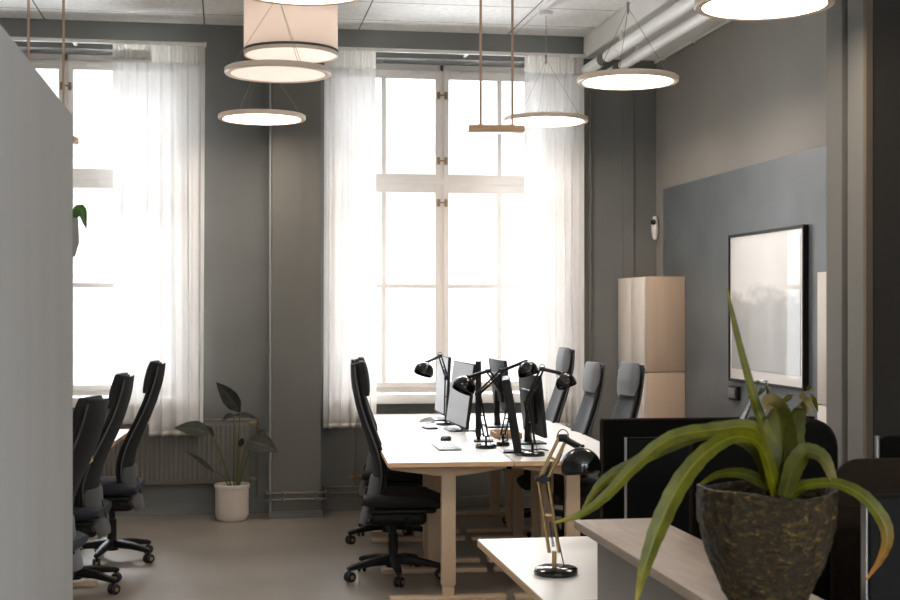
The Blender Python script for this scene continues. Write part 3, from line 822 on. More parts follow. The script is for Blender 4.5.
GC = 'charcoal high-back office chairs'
p = at(395, 578, 7.9); p.z = 0; p.x -= 0.01
main = make_chair('charcoal high-back office chair at the left side of the bench, nearest', GC, p, -0.10, -1.47, arms=False)
p = at(388, 540, 9.15); p.z = 0
dup(main, p, -0.10, 'charcoal high-back office chair behind the nearest one on the bench left side', scale_z=0.98)
p = at(112, 559, 8.46); p.z = 0
lch = make_chair('charcoal office chair in the left bay, farthest and fully in view', GC, p, PI - 0.09, 0.15, 'blue_fabric', False, recline=0.10); lch.scale = (1, 1, 0.982)
p = at(74, 590, 7.56); p.z = 0
dup(lch, p, PI - 0.11, 'charcoal office chair in the left bay, middle of three', scale_z=0.955)
p = at(39, 600, 6.6); p.z = 0
dup(lch, p, PI - 0.30, 'charcoal office chair in the left bay, cut off by the grey divider', scale_z=0.905)
for (u, d, turn, lab, sz) in ((567, 9.75, -0.04, 'grey high-back office chair at the bench right side, nearest the curtain', 1.02),
                              (596, 8.85, -0.07, 'grey high-back office chair at the bench right side, in front of the wall pipes', 0.965),
                              (634, 8.15, -0.15, 'grey high-back office chair in front of the tall white cabinet', 0.985)):
    p = at(u, 308, d); hx = 0.2
    loc = (p.x - hx, p.y, 0)
    if u == 567: rch = make_chair(lab, 'grey high-back office chairs', loc, RT + PI - turn, 0.5, 'fabric', False, 'head_grey', 'back_grey'); rch.scale = (1, 1, sz)
    else: dup(rch, loc, RT + PI - turn, lab, scale_z=sz)

# ------------------------------------------------------------------ monitors, lamps, desk things
TZ = 0.753
def monitor(loc, rotz, label, w=0.54, h=0.33, zb=0.10, tilt=0.06, th=0.022, disp='display', bodym='black', bump=True, base=(0.1, 0.12), group=None, name='monitor', edge=None):
    """screen faces +X locally; origin on the desk"""
    root = thing(name, label, 'monitor', loc, rotz, group)
    Mx = Matrix.Translation((0, 0, zb)) @ Matrix.Rotation(-tilt, 4, 'Y')
    bm = B(); box(bm, (-th / 2, -w / 2, 0), (th / 2, w / 2, h), 0.004, 2, Mx)
    if bump: box(bm, (-th / 2 - 0.022, -w / 4, h * 0.2), (-th / 2 + 0.002, w / 4, h * 0.75), 0.01, 2, Mx)
    pn = obj('panel', bm, M[bodym], root)
    bm = B(); box(bm, (th / 2 - 0.001, -w / 2 + 0.008, 0.014), (th / 2 + 0.0015, w / 2 - 0.008, h - 0.008), 0, 1, Mx); obj('screen', bm, M[disp], pn, smooth=0)
    if edge:
        bm = B(); box(bm, (-th / 2 - 0.001, -w / 2 - 0.002, 0), (th / 2 + 0.001, -w / 2 + 0.0005, h), 0, 1, Mx); obj('bezel_edge', bm, M[edge], pn, smooth=0)
    if not bump:
        bm = B(); tube(bm, [(0, 0, 0.008), (0, 0, zb + 0.03)], 0.014, 10); obj('stand_neck', bm, M[bodym], root)
    else:
        bm = B(); tube(bm, [(-th / 2 - 0.03, 0, 0.008), (-th / 2 - 0.035, 0, zb * 0.8), (-th / 2 - 0.015 - math.sin(tilt) * h * 0.4, 0, zb + h * 0.4)], [0.024, 0.02, 0.018], 10); obj('stand_neck', bm, M[bodym], root)
    bm = B(); box(bm, (-base[0] - 0.03, -base[1], 0), (base[0] - 0.03, base[1], 0.010), 0.004, 2); obj('stand_base', bm, M[bodym], root)
    return root
def deskpt(u, d): 
    q = at(u, 308, d); return (q.x, q.y, TZ)
GM = 'monitors on the central bench'
# left-hand row faces -X
monitor(deskpt(457, 9.0), PI + 0.03, 'pale-screened monitor facing the left chairs, mid bench', 0.66, 0.42, 0.03, 0.13, disp='display_pale', group=GM)
monitor(deskpt(441.5, 9.85), PI, 'narrow-looking monitor at the window end of the bench, left of the pale one', 0.5, 0.42, 0.04, 0.05, disp='display_pale', group=GM)
q = at(480, 308, 8.2); ang = math.atan2(q.x, q.y)
monitor((q.x, q.y + 0.05, TZ), PI - ang, 'black monitor seen edge-on, upright, in the middle of the bench', 0.46, 0.44, 0.05, 0.0, th=0.034, bump=False, base=(0.06, 0.05), group=GM)
# right-hand row faces +X
q = at(512.5, 308, 7.62); ang = math.atan2(q.x, q.y)
monitor((q.x + 0.03, q.y, TZ), -ang, 'black monitor seen edge-on, leaning left, behind the nearest bench lamp', 0.42, 0.40, 0.02, 0.17, th=0.042, bump=False, base=(0.05, 0.06), group=GM)
monitor(deskpt(535, 8.15), 0.0, 'black-backed monitor on the right bench side beside a desk lamp', 0.56, 0.36, 0.055, 0.10, group=GM, base=(0.08, 0.1))
monitor(deskpt(503.5, 9.3), 0.0, 'far monitor on the right bench side rising above the leaning one', 0.54, 0.36, 0.10, 0.12, group=GM)

def desk_lamp(base, elbow, head, shade, aim, label, arm='black', R=0.075, sp=0.012, base_r=0.085, group=None, double=True):
    O = Vector(base)
    root = thing('desk_lamp', label, 'desk lamp', O, group=group)
    E, Hd, Sh = Vector(elbow) - O, Vector(head) - O, Vector(shade) - O
    bm = B(); k = base_r / 0.085
    lathe(bm, [(0, 0), (0.083 * k, 0), (0.085 * k, 0.004), (0.083 * k, 0.016), (0.074 * k, 0.021), (0, 0.022)], 10 if arm == 'gold' else 32); obj('base', bm, M['black_gloss'], root)
    stub = Vector((0, 0, 0.022)); top = Vector((0, 0, 0.06)) + E.normalized() * 0.0
    off = Vector((0, 0, 0.0))
    foot = Vector((-0.08 * base_r if arm == 'gold' else 0, 0, 0))
    bm = B(); tube(bm, [foot + Vector((0, 0, 0.018)), foot + Vector((0, 0, 0.07))], 0.007, 10); obj('post', bm, M[arm], root)
    a0 = foot + Vector((0, 0, 0.065))
    def arm_part(name, a, b, side, r=0.0055):
        bm = B()
        for s in (-1, 1): tube(bm, [a + side * s, b + side * s], r, 8)
        mid = (a + b) / 2
        tube(bm, [mid - side * 1.1, mid + side * 1.1], r * 0.8, 6)
        o = obj(name, bm, M[arm], root)
        bm = B(); sp_a = a.lerp(b, 0.08); sp_b = a.lerp(b, 0.42); pts = []
        t = (sp_b - sp_a).normalized(); n1 = t.orthogonal().normalized(); n2 = t.cross(n1)
        for i in range(49):
            f = i / 48; pts.append(sp_a.lerp(sp_b, f) + (n1 * math.cos(f * 12 * 2 * PI) + n2 * math.sin(f * 12 * 2 * PI)) * 0.0045)
        tube(bm, pts, 0.0013, 5); obj('spring', bm, M['black'], o)
        return o
    right = Vector((CS, -SN, 0))
    arm_part('lower_arm', a0, E, right * sp)
    side = (Hd - E).normalized().cross(Vector((SN, CS, 0))).normalized() * sp * 0.75
    arm_part('upper_arm', E, Hd, side)
    bm = B(); tube(bm, [E - right * (sp + 0.008), E + right * (sp + 0.008)], 0.009, 10); tube(bm, [E - Vector((SN, CS, 0)) * 0.012, E + Vector((SN, CS, 0)) * 0.012], 0.014, 12); obj('elbow_joint', bm, M['black'], root)
    bm = B(); pts = []
    for i in range(9):
        a = PI * i / 8; pts.append(Hd + Vector((right.x * -0.018 * math.cos(a), right.y * -0.018 * math.cos(a), 0.026 * math.sin(a))))
    tube(bm, pts, 0.0018, 6)
    Aim = Vector(aim).normalized()
    cap = Sh - Aim * R * 0.95
    tube(bm, [Hd, cap], 0.010, 10); tube(bm, [Hd - right * 0.014, Hd + right * 0.014], 0.012, 10)
    obj('head_joint', bm, M['black'], root)
    mx = Matrix.Translation(Sh) @ frame_to(-Aim)
    prof = [(R * math.cos(t), R * 0.92 * math.sin(t)) for t in [PI / 2 * i / 10 for i in range(11)]]
    prof = [(R * 0.97, -0.38 * R)] + [(R * 1.0, -0.2 * R)] + [(R, 0.0)] + prof[1:-1] + [(0.016, R * 0.93), (0.015, R * 1.05), (0, R * 1.06)]
    inner = [(max(0, r - 0.003), z - 0.002) for r, z in prof[:-2]]
    bm = B(); lathe(bm, list(reversed(inner)) + prof, 36, mx); sh = obj('shade', bm, M['black_gloss'], root, smooth=50)
    bm = B(); lathe(bm, [(0, -0.010), (0.018, 0.0), (0.024, 0.018), (0.014, 0.04), (0.012, 0.06), (0, 0.06)], 16, mx); obj('bulb', bm, M['bulb'], sh)
    bm = B(); tube(bm, smooth_pts([Hd + right * 0.01, Hd.lerp(E, 0.4) + Vector((0.012, 0, -0.02)), E + Vector((0.012, 0.01, 0)), E.lerp(a0, 0.6) + Vector((0.018, 0.012, 0)), Vector((0.03, 0.02, 0.02))], 16), 0.002, 5)
    obj('cord', bm, M['black'], root)
    return root
GL = 'black jointed lamps on the central bench'
def bench(u, v, d): return at(u, v, d)
b = Vector(deskpt(446, 9.42)); 
desk_lamp(b, at(447, 378, 9.42), at(440, 356, 9.4), at(424, 371, 9.3), (-0.35, -0.2, -1), 'black jointed lamp at the window end, shade against the window frame', R=0.067, base_r=0.07, group=GL)
b = Vector(deskpt(503, 7.98))
desk_lamp(b, at(510, 402, 7.93), at(488, 371, 7.88), at(464, 387, 7.8), (-0.5, -0.2, -1), 'black jointed lamp whose shade overlaps the pale monitor', R=0.067, base_r=0.04, group=GL)
b = Vector(deskpt(486, 7.86))
desk_lamp(b, at(478, 394, 7.84), at(501.5, 371, 7.8), at(528, 371, 7.72), (0.25, -0.2, -1), 'black jointed lamp in mid bench whose shade points right, towards the grey chairs', R=0.059, base_r=0.062, group=GL)
b = Vector(deskpt(532.5, 7.45))
desk_lamp(b, at(527, 402, 7.45), at(542, 369, 7.45), at(566, 383, 7.4), (0.3, -0.25, -1), 'black jointed lamp on a round base nearest the desk front edge', R=0.056, base_r=0.068, group=GL)
# foreground lamp
b = at(556, 574, 4.136); b.z = TZ
desk_lamp(b, at(543, 479, 4.13), at(563, 438, 4.12), at(581, 466, 4.05), (0.06, -0.12, -1), 'black domed desk lamp with brass arms on the foreground desk', arm='gold', R=0.059, sp=0.015, base_r=0.069)

def keyboard(loc, rotz, label):
    root = thing('keyboard', label, 'keyboard', loc, rotz)
    bm = B(); box(bm, (-0.065, -0.2, 0), (0.065, 0.2, 0.014), 0.004); obj('body', bm, M['alu'], root)
    bm = B()
    for r in range(5):
        for c in range(14):
            x = -0.055 + r * 0.023; y = -0.19 + c * 0.0272
            box(bm, (x, y, 0.013), (x + 0.019, y + 0.023, 0.018))
    k = obj('key', bm, M['key'], root, smooth=0); k['kind'] = 'stuff'
    return root
q = at(446, 447, 7.9); keyboard((q.x, q.y, TZ), RT + 0.02, 'slim white keyboard on the nearest bench desk')
def mouse(loc, rotz, label, m, group='computer mice'):
    root = thing('mouse', label, 'mouse', loc, rotz, group)
    bm = B(); secs = []
    for i in range(9):
        f = i / 8; e = math.sin(PI * (0.05 + 0.9 * f)) ** 0.5
        x = -0.058 + 0.116 * f
        secs.append([(x, y, max(0, 0.012 * e + z * 1.0 + 0.012 * e)) for y, z in sup(0.032 * e, 0.02 * e, 16, 2.4)])
    loft(bm, secs); obj('body', bm, M[m], root, smooth=60)
    bm = B(); lathe(bm, [(0, -0.003), (0.008, -0.003), (0.008, 0.003), (0, 0.003)], 12, Matrix.Translation((0.03, 0, 0.036)) @ frame_to((0, 1, 0))); obj('scroll_wheel', bm, M['alu'], root)
    return root
q = at(448, 441, 8.08); mouse((q.x, q.y + 0.08, TZ), 1.2, 'black mouse just behind the white keyboard', 'black')
q = at(427, 422, 9.6); mouse((q.x, q.y, TZ), 0.4, 'pale mouse alone on the far desk', 'silver')
# small things
q = at(449, 426, 9.2)
o = thing('phone', 'small black phone lying in front of the pale monitor', 'phone', (q.x - 0.14, q.y - 0.06, TZ), 0.1)
bm = B(); box(bm, (-0.04, -0.075, 0), (0.04, 0.075, 0.012), 0.005); obj('body', bm, M['black'], o); bm = B(); box(bm, (-0.036, -0.068, 0.0118), (0.036, 0.068, 0.0128)); obj('screen', bm, M['display'], o)
q = at(506, 438, 8.55)
tr = thing('desk_tray', 'low birch tray between the monitors on the bench', 'tray', (q.x, q.y, TZ), RT)
bm = B(); box(bm, (-0.085, -0.12, 0), (0.085, 0.12, 0.012), 0.002); obj('tray_floor', bm, M['tray'], tr)
bm = B()
for a, b2 in (((-0.085, -0.12, 0.01), (0.085, -0.11, 0.035)), ((-0.085, 0.11, 0.01), (0.085, 0.12, 0.035)), ((-0.085, -0.11, 0.01), (-0.075, 0.11, 0.035)), ((0.075, -0.11, 0.01), (0.085, 0.11, 0.035))): box(bm, a, b2, 0.002, 1)
obj('tray_rim', bm, M['tray'], tr)
for i, pts in enumerate((((478, 8.8), (488, 8.5), (492, 8.75), (500, 8.3)), ((505, 8.9), (498, 8.6), (508, 8.35), (502, 8.15)), ((520, 7.75), (528, 7.7), (540, 7.75), (548, 7.68)))):
    P = [Vector((*deskpt(u, d)[:2], TZ + 0.005)) for u, d in pts]
    bm = B(); tube(bm, smooth_pts([P[0], P[1], P[2], P[3]], 24), 0.004, 6)
    tag(obj('cable', bm, M['black']), ('black cable winding behind the pale monitor', 'black cable winding over the birch tray side of the bench', 'black cable curling round the nearest bench lamp base')[i], 'cable', 'loose cables on the bench')

# ------------------------------------------------------------------ cabinets, picture, wall things
def cabinet(loc, label, L_):
    root = thing('tall_cabinet', label, 'cabinet', loc, group='tall stacked cabinets on the right wall')
    D = 0.315
    for nm, za, zb in (('lower_body', 0.0, 1.075), ('upper_body', 1.08, 1.79)):
        bm = B(); box(bm, (-D + 0.02, 0, za), (0, L_, zb), 0.003); o = obj(nm, bm, M['cab_end'], root)
        for k in range(2):
            bm = B(); box(bm, (-D, k * L_ / 2 + 0.001, za + 0.002), (-D + 0.02, (k + 1) * L_ / 2 - 0.001, zb - 0.002), 0.002); dd = obj('door', bm, M['cab_white'], root)
    return root
cabinet((RX - 0.009, 9.80, 0), 'tall white stacked cabinet standing in the far right corner', 0.69)
cabinet((RX - 0.009, 6.335, 0), 'tall white cabinet of which only a strip shows beside the grey pilaster', 0.455).scale = (1, 1, 0.975)

py0, py1 = 7.605, 8.825; pc = (py0 + py1) / 2
pic = thing('framed_print', 'black framed pale landscape print on the grey wall panel', 'picture', (RX - 0.008, pc, 1.557))
hw, hh = (py1 - py0) / 2, 0.49
bm = B(); t = 0.018; dp = 0.035
for a, b2 in (((-dp, -hw, -hh), (0, -hw + t, hh)), ((-dp, hw - t, -hh), (0, hw, hh)), ((-dp, -hw + t, hh - t), (0, hw - t, hh)), ((-dp, -hw + t, -hh), (0, hw - t, -hh + t))): box(bm, a, b2, 0.002, 1)
obj('frame', bm, M['black'], pic, smooth=0)
bm = B(); box(bm, (-dp + 0.010, -hw + t, -hh + t), (-dp + 0.014, hw - t, hh - t)); obj('mat_board', bm, M['mat_board'], pic, smooth=0)
bm = B(); box(bm, (-dp + 0.007, -hw + 0.055, -hh + 0.085), (-dp + 0.0095, hw - 0.055, hh - 0.055)); obj('print', bm, M['print'], pic, smooth=0)
sw = thing('wall_switch', 'small black-edged grey switch on the wall panel below the print', 'switch', (RX - 0.008, 8.76, 0.986))
bm = B(); box(bm, (-0.03, -0.075, -0.048), (0, 0.075, 0.048), 0.004); obj('box', bm, M['black'], sw)
bm = B(); box(bm, (-0.036, -0.05, -0.034), (-0.028, 0.06, 0.034), 0.004); obj('rocker', bm, M['switch_grey'], sw)
p = at(660.5, 228, 10.86)
cam = thing('security_camera', 'small white rounded sensor camera in the room corner', 'camera', (RX - 0.035, p.y, p.z), 0.5)
bm = B(); secs = []
for i in range(13):
    f = i / 12; z = -0.092 + 0.184 * f; e = math.sin(PI * (0.03 + 0.94 * f)) ** 0.4
    secs.append([(x, y, z) for x, y in sup(0.022 * e, 0.029 * e, 18, 2.6)])
loft(bm, secs); obj('body', bm, M['white_metal'], cam, smooth=60)
bm = B(); lathe(bm, [(0, 0), (0.021, 0), (0.022, 0.004), (0.017, 0.007), (0, 0.009)], 20, Matrix.Translation((-0.020, -0.006, 0.045)) @ frame_to((-1, -0.35, 0))); obj('lens', bm, M['black_gloss'], cam)
bm = B(); tube(bm, [(0.0, 0.0, 0), (0.034, 0.0, 0)], 0.012); obj('mount', bm, M['white_metal'], cam)

# ------------------------------------------------------------------ counter and what stands round it
ct = thing('counter', 'grey low counter with a limed wood top in the foreground', 'counter', (1.104, 2.2, 0))
bm = B(); box(bm, (-0.121, -1.3, 0.926), (0.125, 1.61, 0.95), 0.003); obj('countertop', bm, M['counter'], ct)
bm = B(); box(bm, (-0.095, -1.28, 0.0), (0.112, 1.455, 0.926), 0.002); obj('body', bm, M['counter_body'], ct)

# divider on the desk, monitor, rounded chair back
dd = thing('desk_screen', 'straight black desk screen standing behind the counter', 'desk screen', (1.71, 4.70, 0))
bm = B(); box(bm, (-0.395, -0.018, 0.62), (0.395, 0.018, 1.160), 0.004); obj('panel', bm, M['screen_black'], dd)
bm = B(); box(bm, (-0.395, -0.02, 1.156), (0.395, 0.02, 1.163), 0.001); box(bm, (-0.398, -0.02, 0.62), (-0.393, 0.02, 1.155)); obj('edge_trim', bm, M['brown_felt'], dd, smooth=0)
for x in (-0.3, 0.3):
    bm = B(); box(bm, (x - 0.03, -0.06, 0.715), (x + 0.03, 0.0, 0.727), 0.002); box(bm, (x - 0.03, -0.06, 0.753), (x + 0.03, 0.0, 0.762), 0.002); obj('clamp', bm, M['black'], dd)
monitor((1.568, 4.35, TZ), -PI / 2, 'black monitor in front of the straight black desk screen', 0.54, 0.335, 0.042, 0.0, edge='alu', base=(0.08, 0.1), bodym='matte_black')
monitor((1.575, 2.66, TZ), -PI / 2, 'black monitor at the far right edge beside the plant pot', 0.54, 0.34, 0.076, 0.0, edge='alu', base=(0.08, 0.1), bodym='matte_black')

def rounded_panel(bm, w, z0, z1, r, t, bow=0.0, n=10, top_only=True):
    out = []
    out.append((-w, z0)); out.append((w, z0))
    for i in range(n + 1):
        a = PI / 2 * i / n; out.append((w - r + r * math.cos(a), z1 - r + r * math.sin(a)))
    for i in range(n + 1):
        a = PI / 2 + PI / 2 * i / n; out.append((-w + r + r * math.cos(a), z1 - r + r * math.sin(a)))
    # offset rings make soft rounded edges
    cx, cz = 0, (z0 + z1) / 2
    rings = []
    for y, k in ((-t, 0.012), (-t * 0.75, 0.004), (-t * 0.3, 0.0), (t * 0.3, 0.0), (t * 0.75, 0.004), (t, 0.012)):
        rings.append([(x - math.copysign(k, x), y + bow * (x / w) ** 2, z - (k if z > cz else -k)) for x, z in out])
    return loft(bm, rings)
dp2 = thing('desk_screen', 'brown felt desk screen with a rounded corner at the far right', 'desk screen', (1.78, 2.978, 0))
bm = B(); rounded_panel(bm, 0.40, 0.60, 1.2065, 0.07, 0.02); obj('panel', bm, M['brown_felt'], dp2, smooth=50)
bm = B(); tube(bm, [(-0.39, -0.022, 1.10), (0.39, -0.022, 1.10)], 0.004, 6); obj('seam', bm, M['brown_felt'], dp2)
for x in (-0.3, 0.25):
    bm = B(); box(bm, (x - 0.03, -0.07, 0.715), (x + 0.03, -0.012, 0.727), 0.002); box(bm, (x - 0.03, -0.07, 0.753), (x + 0.03, -0.012, 0.762), 0.002); obj('clamp', bm, M['black'], dp2)

ac = thing('upholstered_chair', 'black chair with a wide rounded back, behind the plant', 'chair', (1.457, 3.55, 0))
bm = B(); rounded_panel(bm, 0.206, 0.56, 1.243, 0.075, 0.032, bow=0.02); obj('backrest', bm, M['screen_black'], ac, smooth=50)
bm = B(); pts = [(-0.206, 0.0, 0.58), (-0.208, 0.0, 1.162)] + [(-0.131 - 0.077 * math.cos(a), 0.0, 1.168 + 0.077 * math.sin(a)) for a in [PI / 2 * i / 6 for i in range(1, 7)]] + [(0.131 + 0.077 * math.sin(a), 0.0, 1.168 + 0.077 * math.cos(a)) for a in [PI / 2 * i / 6 for i in range(0, 7)]] + [(0.206, 0.0, 0.58)]
tube(bm, [(x, y + 0.02 * (x / 0.212) ** 2 , z) for x, y, z in pts], 0.007, 6); obj('edge_piping', bm, M['brown_felt'], ac)
bm = B(); box(bm, (-0.22, 0.03, 0.42), (0.22, 0.48, 0.50), 0.03, 3); obj('seat', bm, M['screen_black'], ac)
for s in (-1, 1):
    bm = B(); tube(bm, [(s * 0.15, 0.02, 0.62), (s * 0.15, 0.0, 0.5), (s * 0.15, 0.06, 0.41), (s * 0.1, 0.2, 0.405)], 0.012, 8); obj('back_support', bm, M['black'], ac)
bm = B(); tube(bm, [(0, 0.25, 0.12), (0, 0.25, 0.42)], 0.025, 14); obj('gas_column', bm, M['black'], ac)
bm = B()
for k in range(5):
    a = 0.3 + 2 * PI * k / 5; tube(bm, [(0, 0.25, 0.11), (0.27 * math.cos(a), 0.25 + 0.27 * math.sin(a), 0.075)], [0.024, 0.014], 8)
obj('star_base', bm, M['black'], ac)
for k in range(5):
    a = 0.3 + 2 * PI * k / 5
    bm = B(); lathe(bm, [(0, -0.02), (0.03, -0.02), (0.03, 0.02), (0, 0.02)], 14, Matrix.Translation((0.27 * math.cos(a), 0.25 + 0.27 * math.sin(a), 0.03)) @ frame_to((math.cos(a + 1), math.sin(a + 1), 0)))
    tube(bm, [(0.27 * math.cos(a), 0.25 + 0.27 * math.sin(a), 0.03), (0.27 * math.cos(a), 0.25 + 0.27 * math.sin(a), 0.08)], 0.008)
    obj('caster', bm, M['black_matte'], ac)

vc = thing('visitor_chair', 'black visitor chair with a chrome edge in front of the dark wall', 'chair', (2.575, 4.62, 0))
bm = B(); rounded_panel(bm, 0.24, 0.56, 1.095, 0.03, 0.018, bow=0.02); obj('backrest', bm, M['screen_black'], vc, smooth=50)
for s in (-1, 1):
    bm = B(); tube(bm, [(s * 0.25, 0.02, 1.093), (s * 0.247, 0.02, 0.9), (s * 0.245, 0.0, 0.5), (s * 0.245, -0.04, 0.0)], 0.010, 8); obj('leg', bm, M['alu'], vc)
    bm = B(); tube(bm, [(s * 0.245, 0.0, 0.44), (s * 0.245, 0.42, 0.44), (s * 0.245, 0.46, 0.41), (s * 0.245, 0.48, 0.0)], 0.010, 8); obj('leg', bm, M['alu'], vc)
bm = B(); box(bm, (-0.235, 0.01, 0.44), (0.235, 0.46, 0.49), 0.02, 3); obj('seat', bm, M['screen_black'], vc)

# glass vase with sprigs
vp = at(762, 308, 4.79)
vs = thing('glass_vase', 'tall clear glass vase with leafy twigs, above the black chair back', 'vase', (vp.x, vp.y, TZ))
bm = B(); lathe(bm, [(0, 0.003), (0.082, 0.003), (0.085, 0.01), (0.085, 0.36), (0.075, 0.41), (0.018, 0.52), (0.016, 0.545), (0.020, 0.55)], 32)
o = obj('glass_body', bm, M['vase'], vs, smooth=60); sol = o.modifiers.new('wall_thickness', 'SOLIDIFY'); sol.thickness = 0.003
o0 = Vector((vp.x, vp.y, TZ))
tw1 = [at(762, 470, 4.79), at(764, 410, 4.79), at(770, 385 + 6, 4.79), at(765, 384, 4.83)]
tw2 = [at(764, 470, 4.79), at(768, 425, 4.79), at(778, 408, 4.84), at(797, 396, 4.82), at(815, 388, 4.80)]
tw3 = [at(764, 450, 4.79), at(766, 412, 4.83), at(776, 402, 4.80), at(794, 394, 4.78)]
for T in (tw1, tw2, tw3):
    bm = B(); P = [q - o0 for q in smooth_pts(T, 18)]; tube(bm, P, [0.0035 - 0.002 * i / 18 for i in range(19)], 6); obj('twig', bm, M['dry_twig'], vs)
for (a, b2, w) in (((811, 394, 4.8), (818, 412, 4.79), 0.022), ((793, 395, 4.78), (781, 404, 4.77), 0.022), ((765, 387, 4.83), (757, 397, 4.82), 0.018), ((768, 395, 4.84), (772, 404, 4.83), 0.014),
                   ((752, 392, 4.82), (748, 400, 4.8), 0.012), ((806, 391, 4.8), (812, 386, 4.79), 0.014), ((806, 398, 4.8), (803, 412, 4.8), 0.01), ((759, 400, 4.83), (753, 408, 4.83), 0.014)):
    pa, pb = at(*a), at(*b2); ribbon('leaf', [pa, pa.lerp(pb, 0.5) + Vector((0, 0, 0.003)), pb], [0.002, w, w * 0.8, 0.001], (0.2, -1, 0.5), M['strap'], vs, o0, n=12)

# ------------------------------------------------------------------ the plant in the rough pot
pp = at(767, 308, 2.82); pp.z = 0.95
pl = thing('potted_plant', 'strap-leaved green plant in a rough dark bronze pot on the counter', 'plant', pp)
def wob(r, z, a, i):
    q = Vector((math.cos(a) * 1.6, math.sin(a) * 1.6, z * 9))
    k = noise.noise(q * 1.3) * 0.004 + noise.noise(q * 5) * 0.0034 + noise.noise(q * 11) * 0.0022 + noise.noise(q * 22) * 0.001
    zz = z + (0.006 * math.sin(2 * a + 1.0) + 0.003 * math.sin(5 * a)) * max(0, (z - 0.15) / 0.09)
    return r + k * (1 if r > 0.05 else 0), zz
prof = [(0, 0.0), (0.070, 0.0)] + [(0.078 + 0.064 * math.sin(min(1, f * 1.05) * PI / 2) ** 0.9 if f < 0.95 else 0.141, 0.004 + 0.228 * f) for f in [i / 44 for i in range(45)]]
prof += [(0.141, 0.236), (0.135, 0.237), (0.130, 0.228), (0.128, 0.20)]
bm = B(); lathe(bm, prof, 180, None, wob); obj('pot', bm, M['glaze'], pl, smooth=70)
bm = B(); lathe(bm, [(0.130, 0.20), (0.10, 0.206), (0.05, 0.212), (0, 0.214)], 40); obj('soil', bm, M['soil'], pl)
D0 = 2.82
def leaf(path, widths_px, nrm, m, name='leaf', teeth=0.05, keel=0.3):
    pts = [at(u, v, D0 + dd) for u, v, dd in path]
    w = [x * 0.80 / FPX * D0 for x in widths_px]
    return ribbon(name, pts, w, nrm, m, pl, pp, n=48, teeth=teeth, keel=keel)
cam_n = Vector((-SN, -CS, 0.55))
# arching leaf to the far left
leaf([(775, 494, 0), (769, 452, 0.0), (752, 428, -0.01), (715, 430, -0.03), (672, 438, -0.06), (636, 465, -0.09), (606, 496, -0.12), (580, 515, -0.14), (553, 523, -0.15)], [16, 20, 18, 18, 18, 17, 15, 12, 8, 2], cam_n, M['strap'])
# second leaf left, half hidden behind it
leaf([(772, 494, 0.03), (755, 450, 0.05), (715, 434, 0.06), (672, 446, 0.05), (630, 466, 0.04), (603, 482, 0.03), (582, 509, 0.02)], [16, 20, 17, 15, 16, 16, 12, 2], cam_n, M['strap'])
# leaf falling in front of the counter
leaf([(776, 494, -0.02), (762, 448, -0.05), (737, 437, -0.09), (708, 451, -0.14), (681, 482, -0.18), (660, 524, -0.21), (645, 566, -0.23), (636, 602, -0.24)], [15, 18, 18, 20, 23, 22, 15, 3], cam_n, M['strap'])
# upright thin leaf
leaf([(778, 492, 0.0), (772, 450, -0.005), (756, 405, 0.0), (742, 355, 0.01), (733, 318, 0.02), (727, 288, 0.03)], [16, 17, 12, 9, 7, 2], cam_n, M['strap'], teeth=0.02)
# low leaf on the left behind the rim
leaf([(782, 494, 0.02), (765, 484, 0.03), (742, 474, 0.05), (718, 475, 0.07), (698, 486, 0.09)], [18, 18, 15, 10, 3], cam_n, M['strap'])
# centre trough-shaped leaves
leaf([(784, 496, -0.01), (783, 462, -0.01), (780, 432, 0.0), (776, 412, 0.0), (770, 404, -0.02), (764, 408, -0.035)], [22, 42, 42, 36, 26, 12], (-SN - 0.35, -CS, 0.15), M['strap_pale'], keel=0.5)
leaf([(786, 496, 0.0), (788, 462, 0.01), (792, 425, 0.01), (798, 406, 0.0), (805, 401, -0.02), (811, 414, -0.03)], [20, 36, 30, 22, 18, 3], (-SN + 0.5, -CS, 0.2), M['strap_pale'], keel=0.5)
# short leaf curling right
leaf([(784, 496, -0.03), (793, 468, -0.04), (806, 453, -0.05), (822, 458, -0.06), (832, 478, -0.07), (838, 488, -0.08)], [20, 24, 24, 20, 12, 3], (-SN + 0.2, -CS, 0.7), M['strap_pale'])
# long leaf right with a browning tip
leaf([(788, 497, -0.02), (806, 486, -0.05), (835, 484, -0.08), (862, 496, -0.11), (882, 520, -0.13), (887, 540, -0.14), (880, 560, -0.14), (866, 580, -0.14)], [14, 13, 14, 17, 18, 14, 8, 2], cam_n, M['strap_old'])

# ------------------------------------------------------------------ plant by the radiator
q = at(232, 519, 10.06); q.z = 0
fp = thing('potted_plant', 'dark-leaved plant in a cylindrical white pot beside the radiator', 'plant', q)
bm = B(); lathe(bm, [(0, 0), (0.100, 0), (0.108, 0.006), (0.122, 0.04), (0.122, 0.235), (0.130, 0.238), (0.131, 0.262), (0.128, 0.266), (0.118, 0.264), (0.116, 0.22)], 48); obj('pot', bm, M['pot_white'], fp)
bm = B(); lathe(bm, [(0.118, 0.225), (0.06, 0.235), (0, 0.238)], 32); obj('soil', bm, M['soil'], fp)
def fleaf(base, tip, w, dn, stemfrom, shape=(0.1, 0.85, 1.0, 0.8, 0.45, 0.02), dd=0.0):
    pb, pt = at(base[0], base[1], 10.0 + dd), at(tip[0], tip[1], 10.0 + dd - 0.03)
    mid = pb.lerp(pt, 0.5) + Vector((0, 0, 0.012))
    lf = ribbon('leaf', [pb, mid, pt], [w / FPX * 10 * s for s in shape], dn, M['dark_leaf'], fp, q, n=24, keel=0.15, across=8)
    s0 = at(stemfrom[0], stemfrom[1], 10.04)
    bm = B(); P = smooth_pts([s0, s0.lerp(pb, 0.5) + Vector((0, 0, 0.03)), pb], 14)
    tube(bm, [x - q for x in P], [0.006 - 0.003 * i / 14 for i in range(15)], 7); obj('stalk', bm, M['stem'], fp)
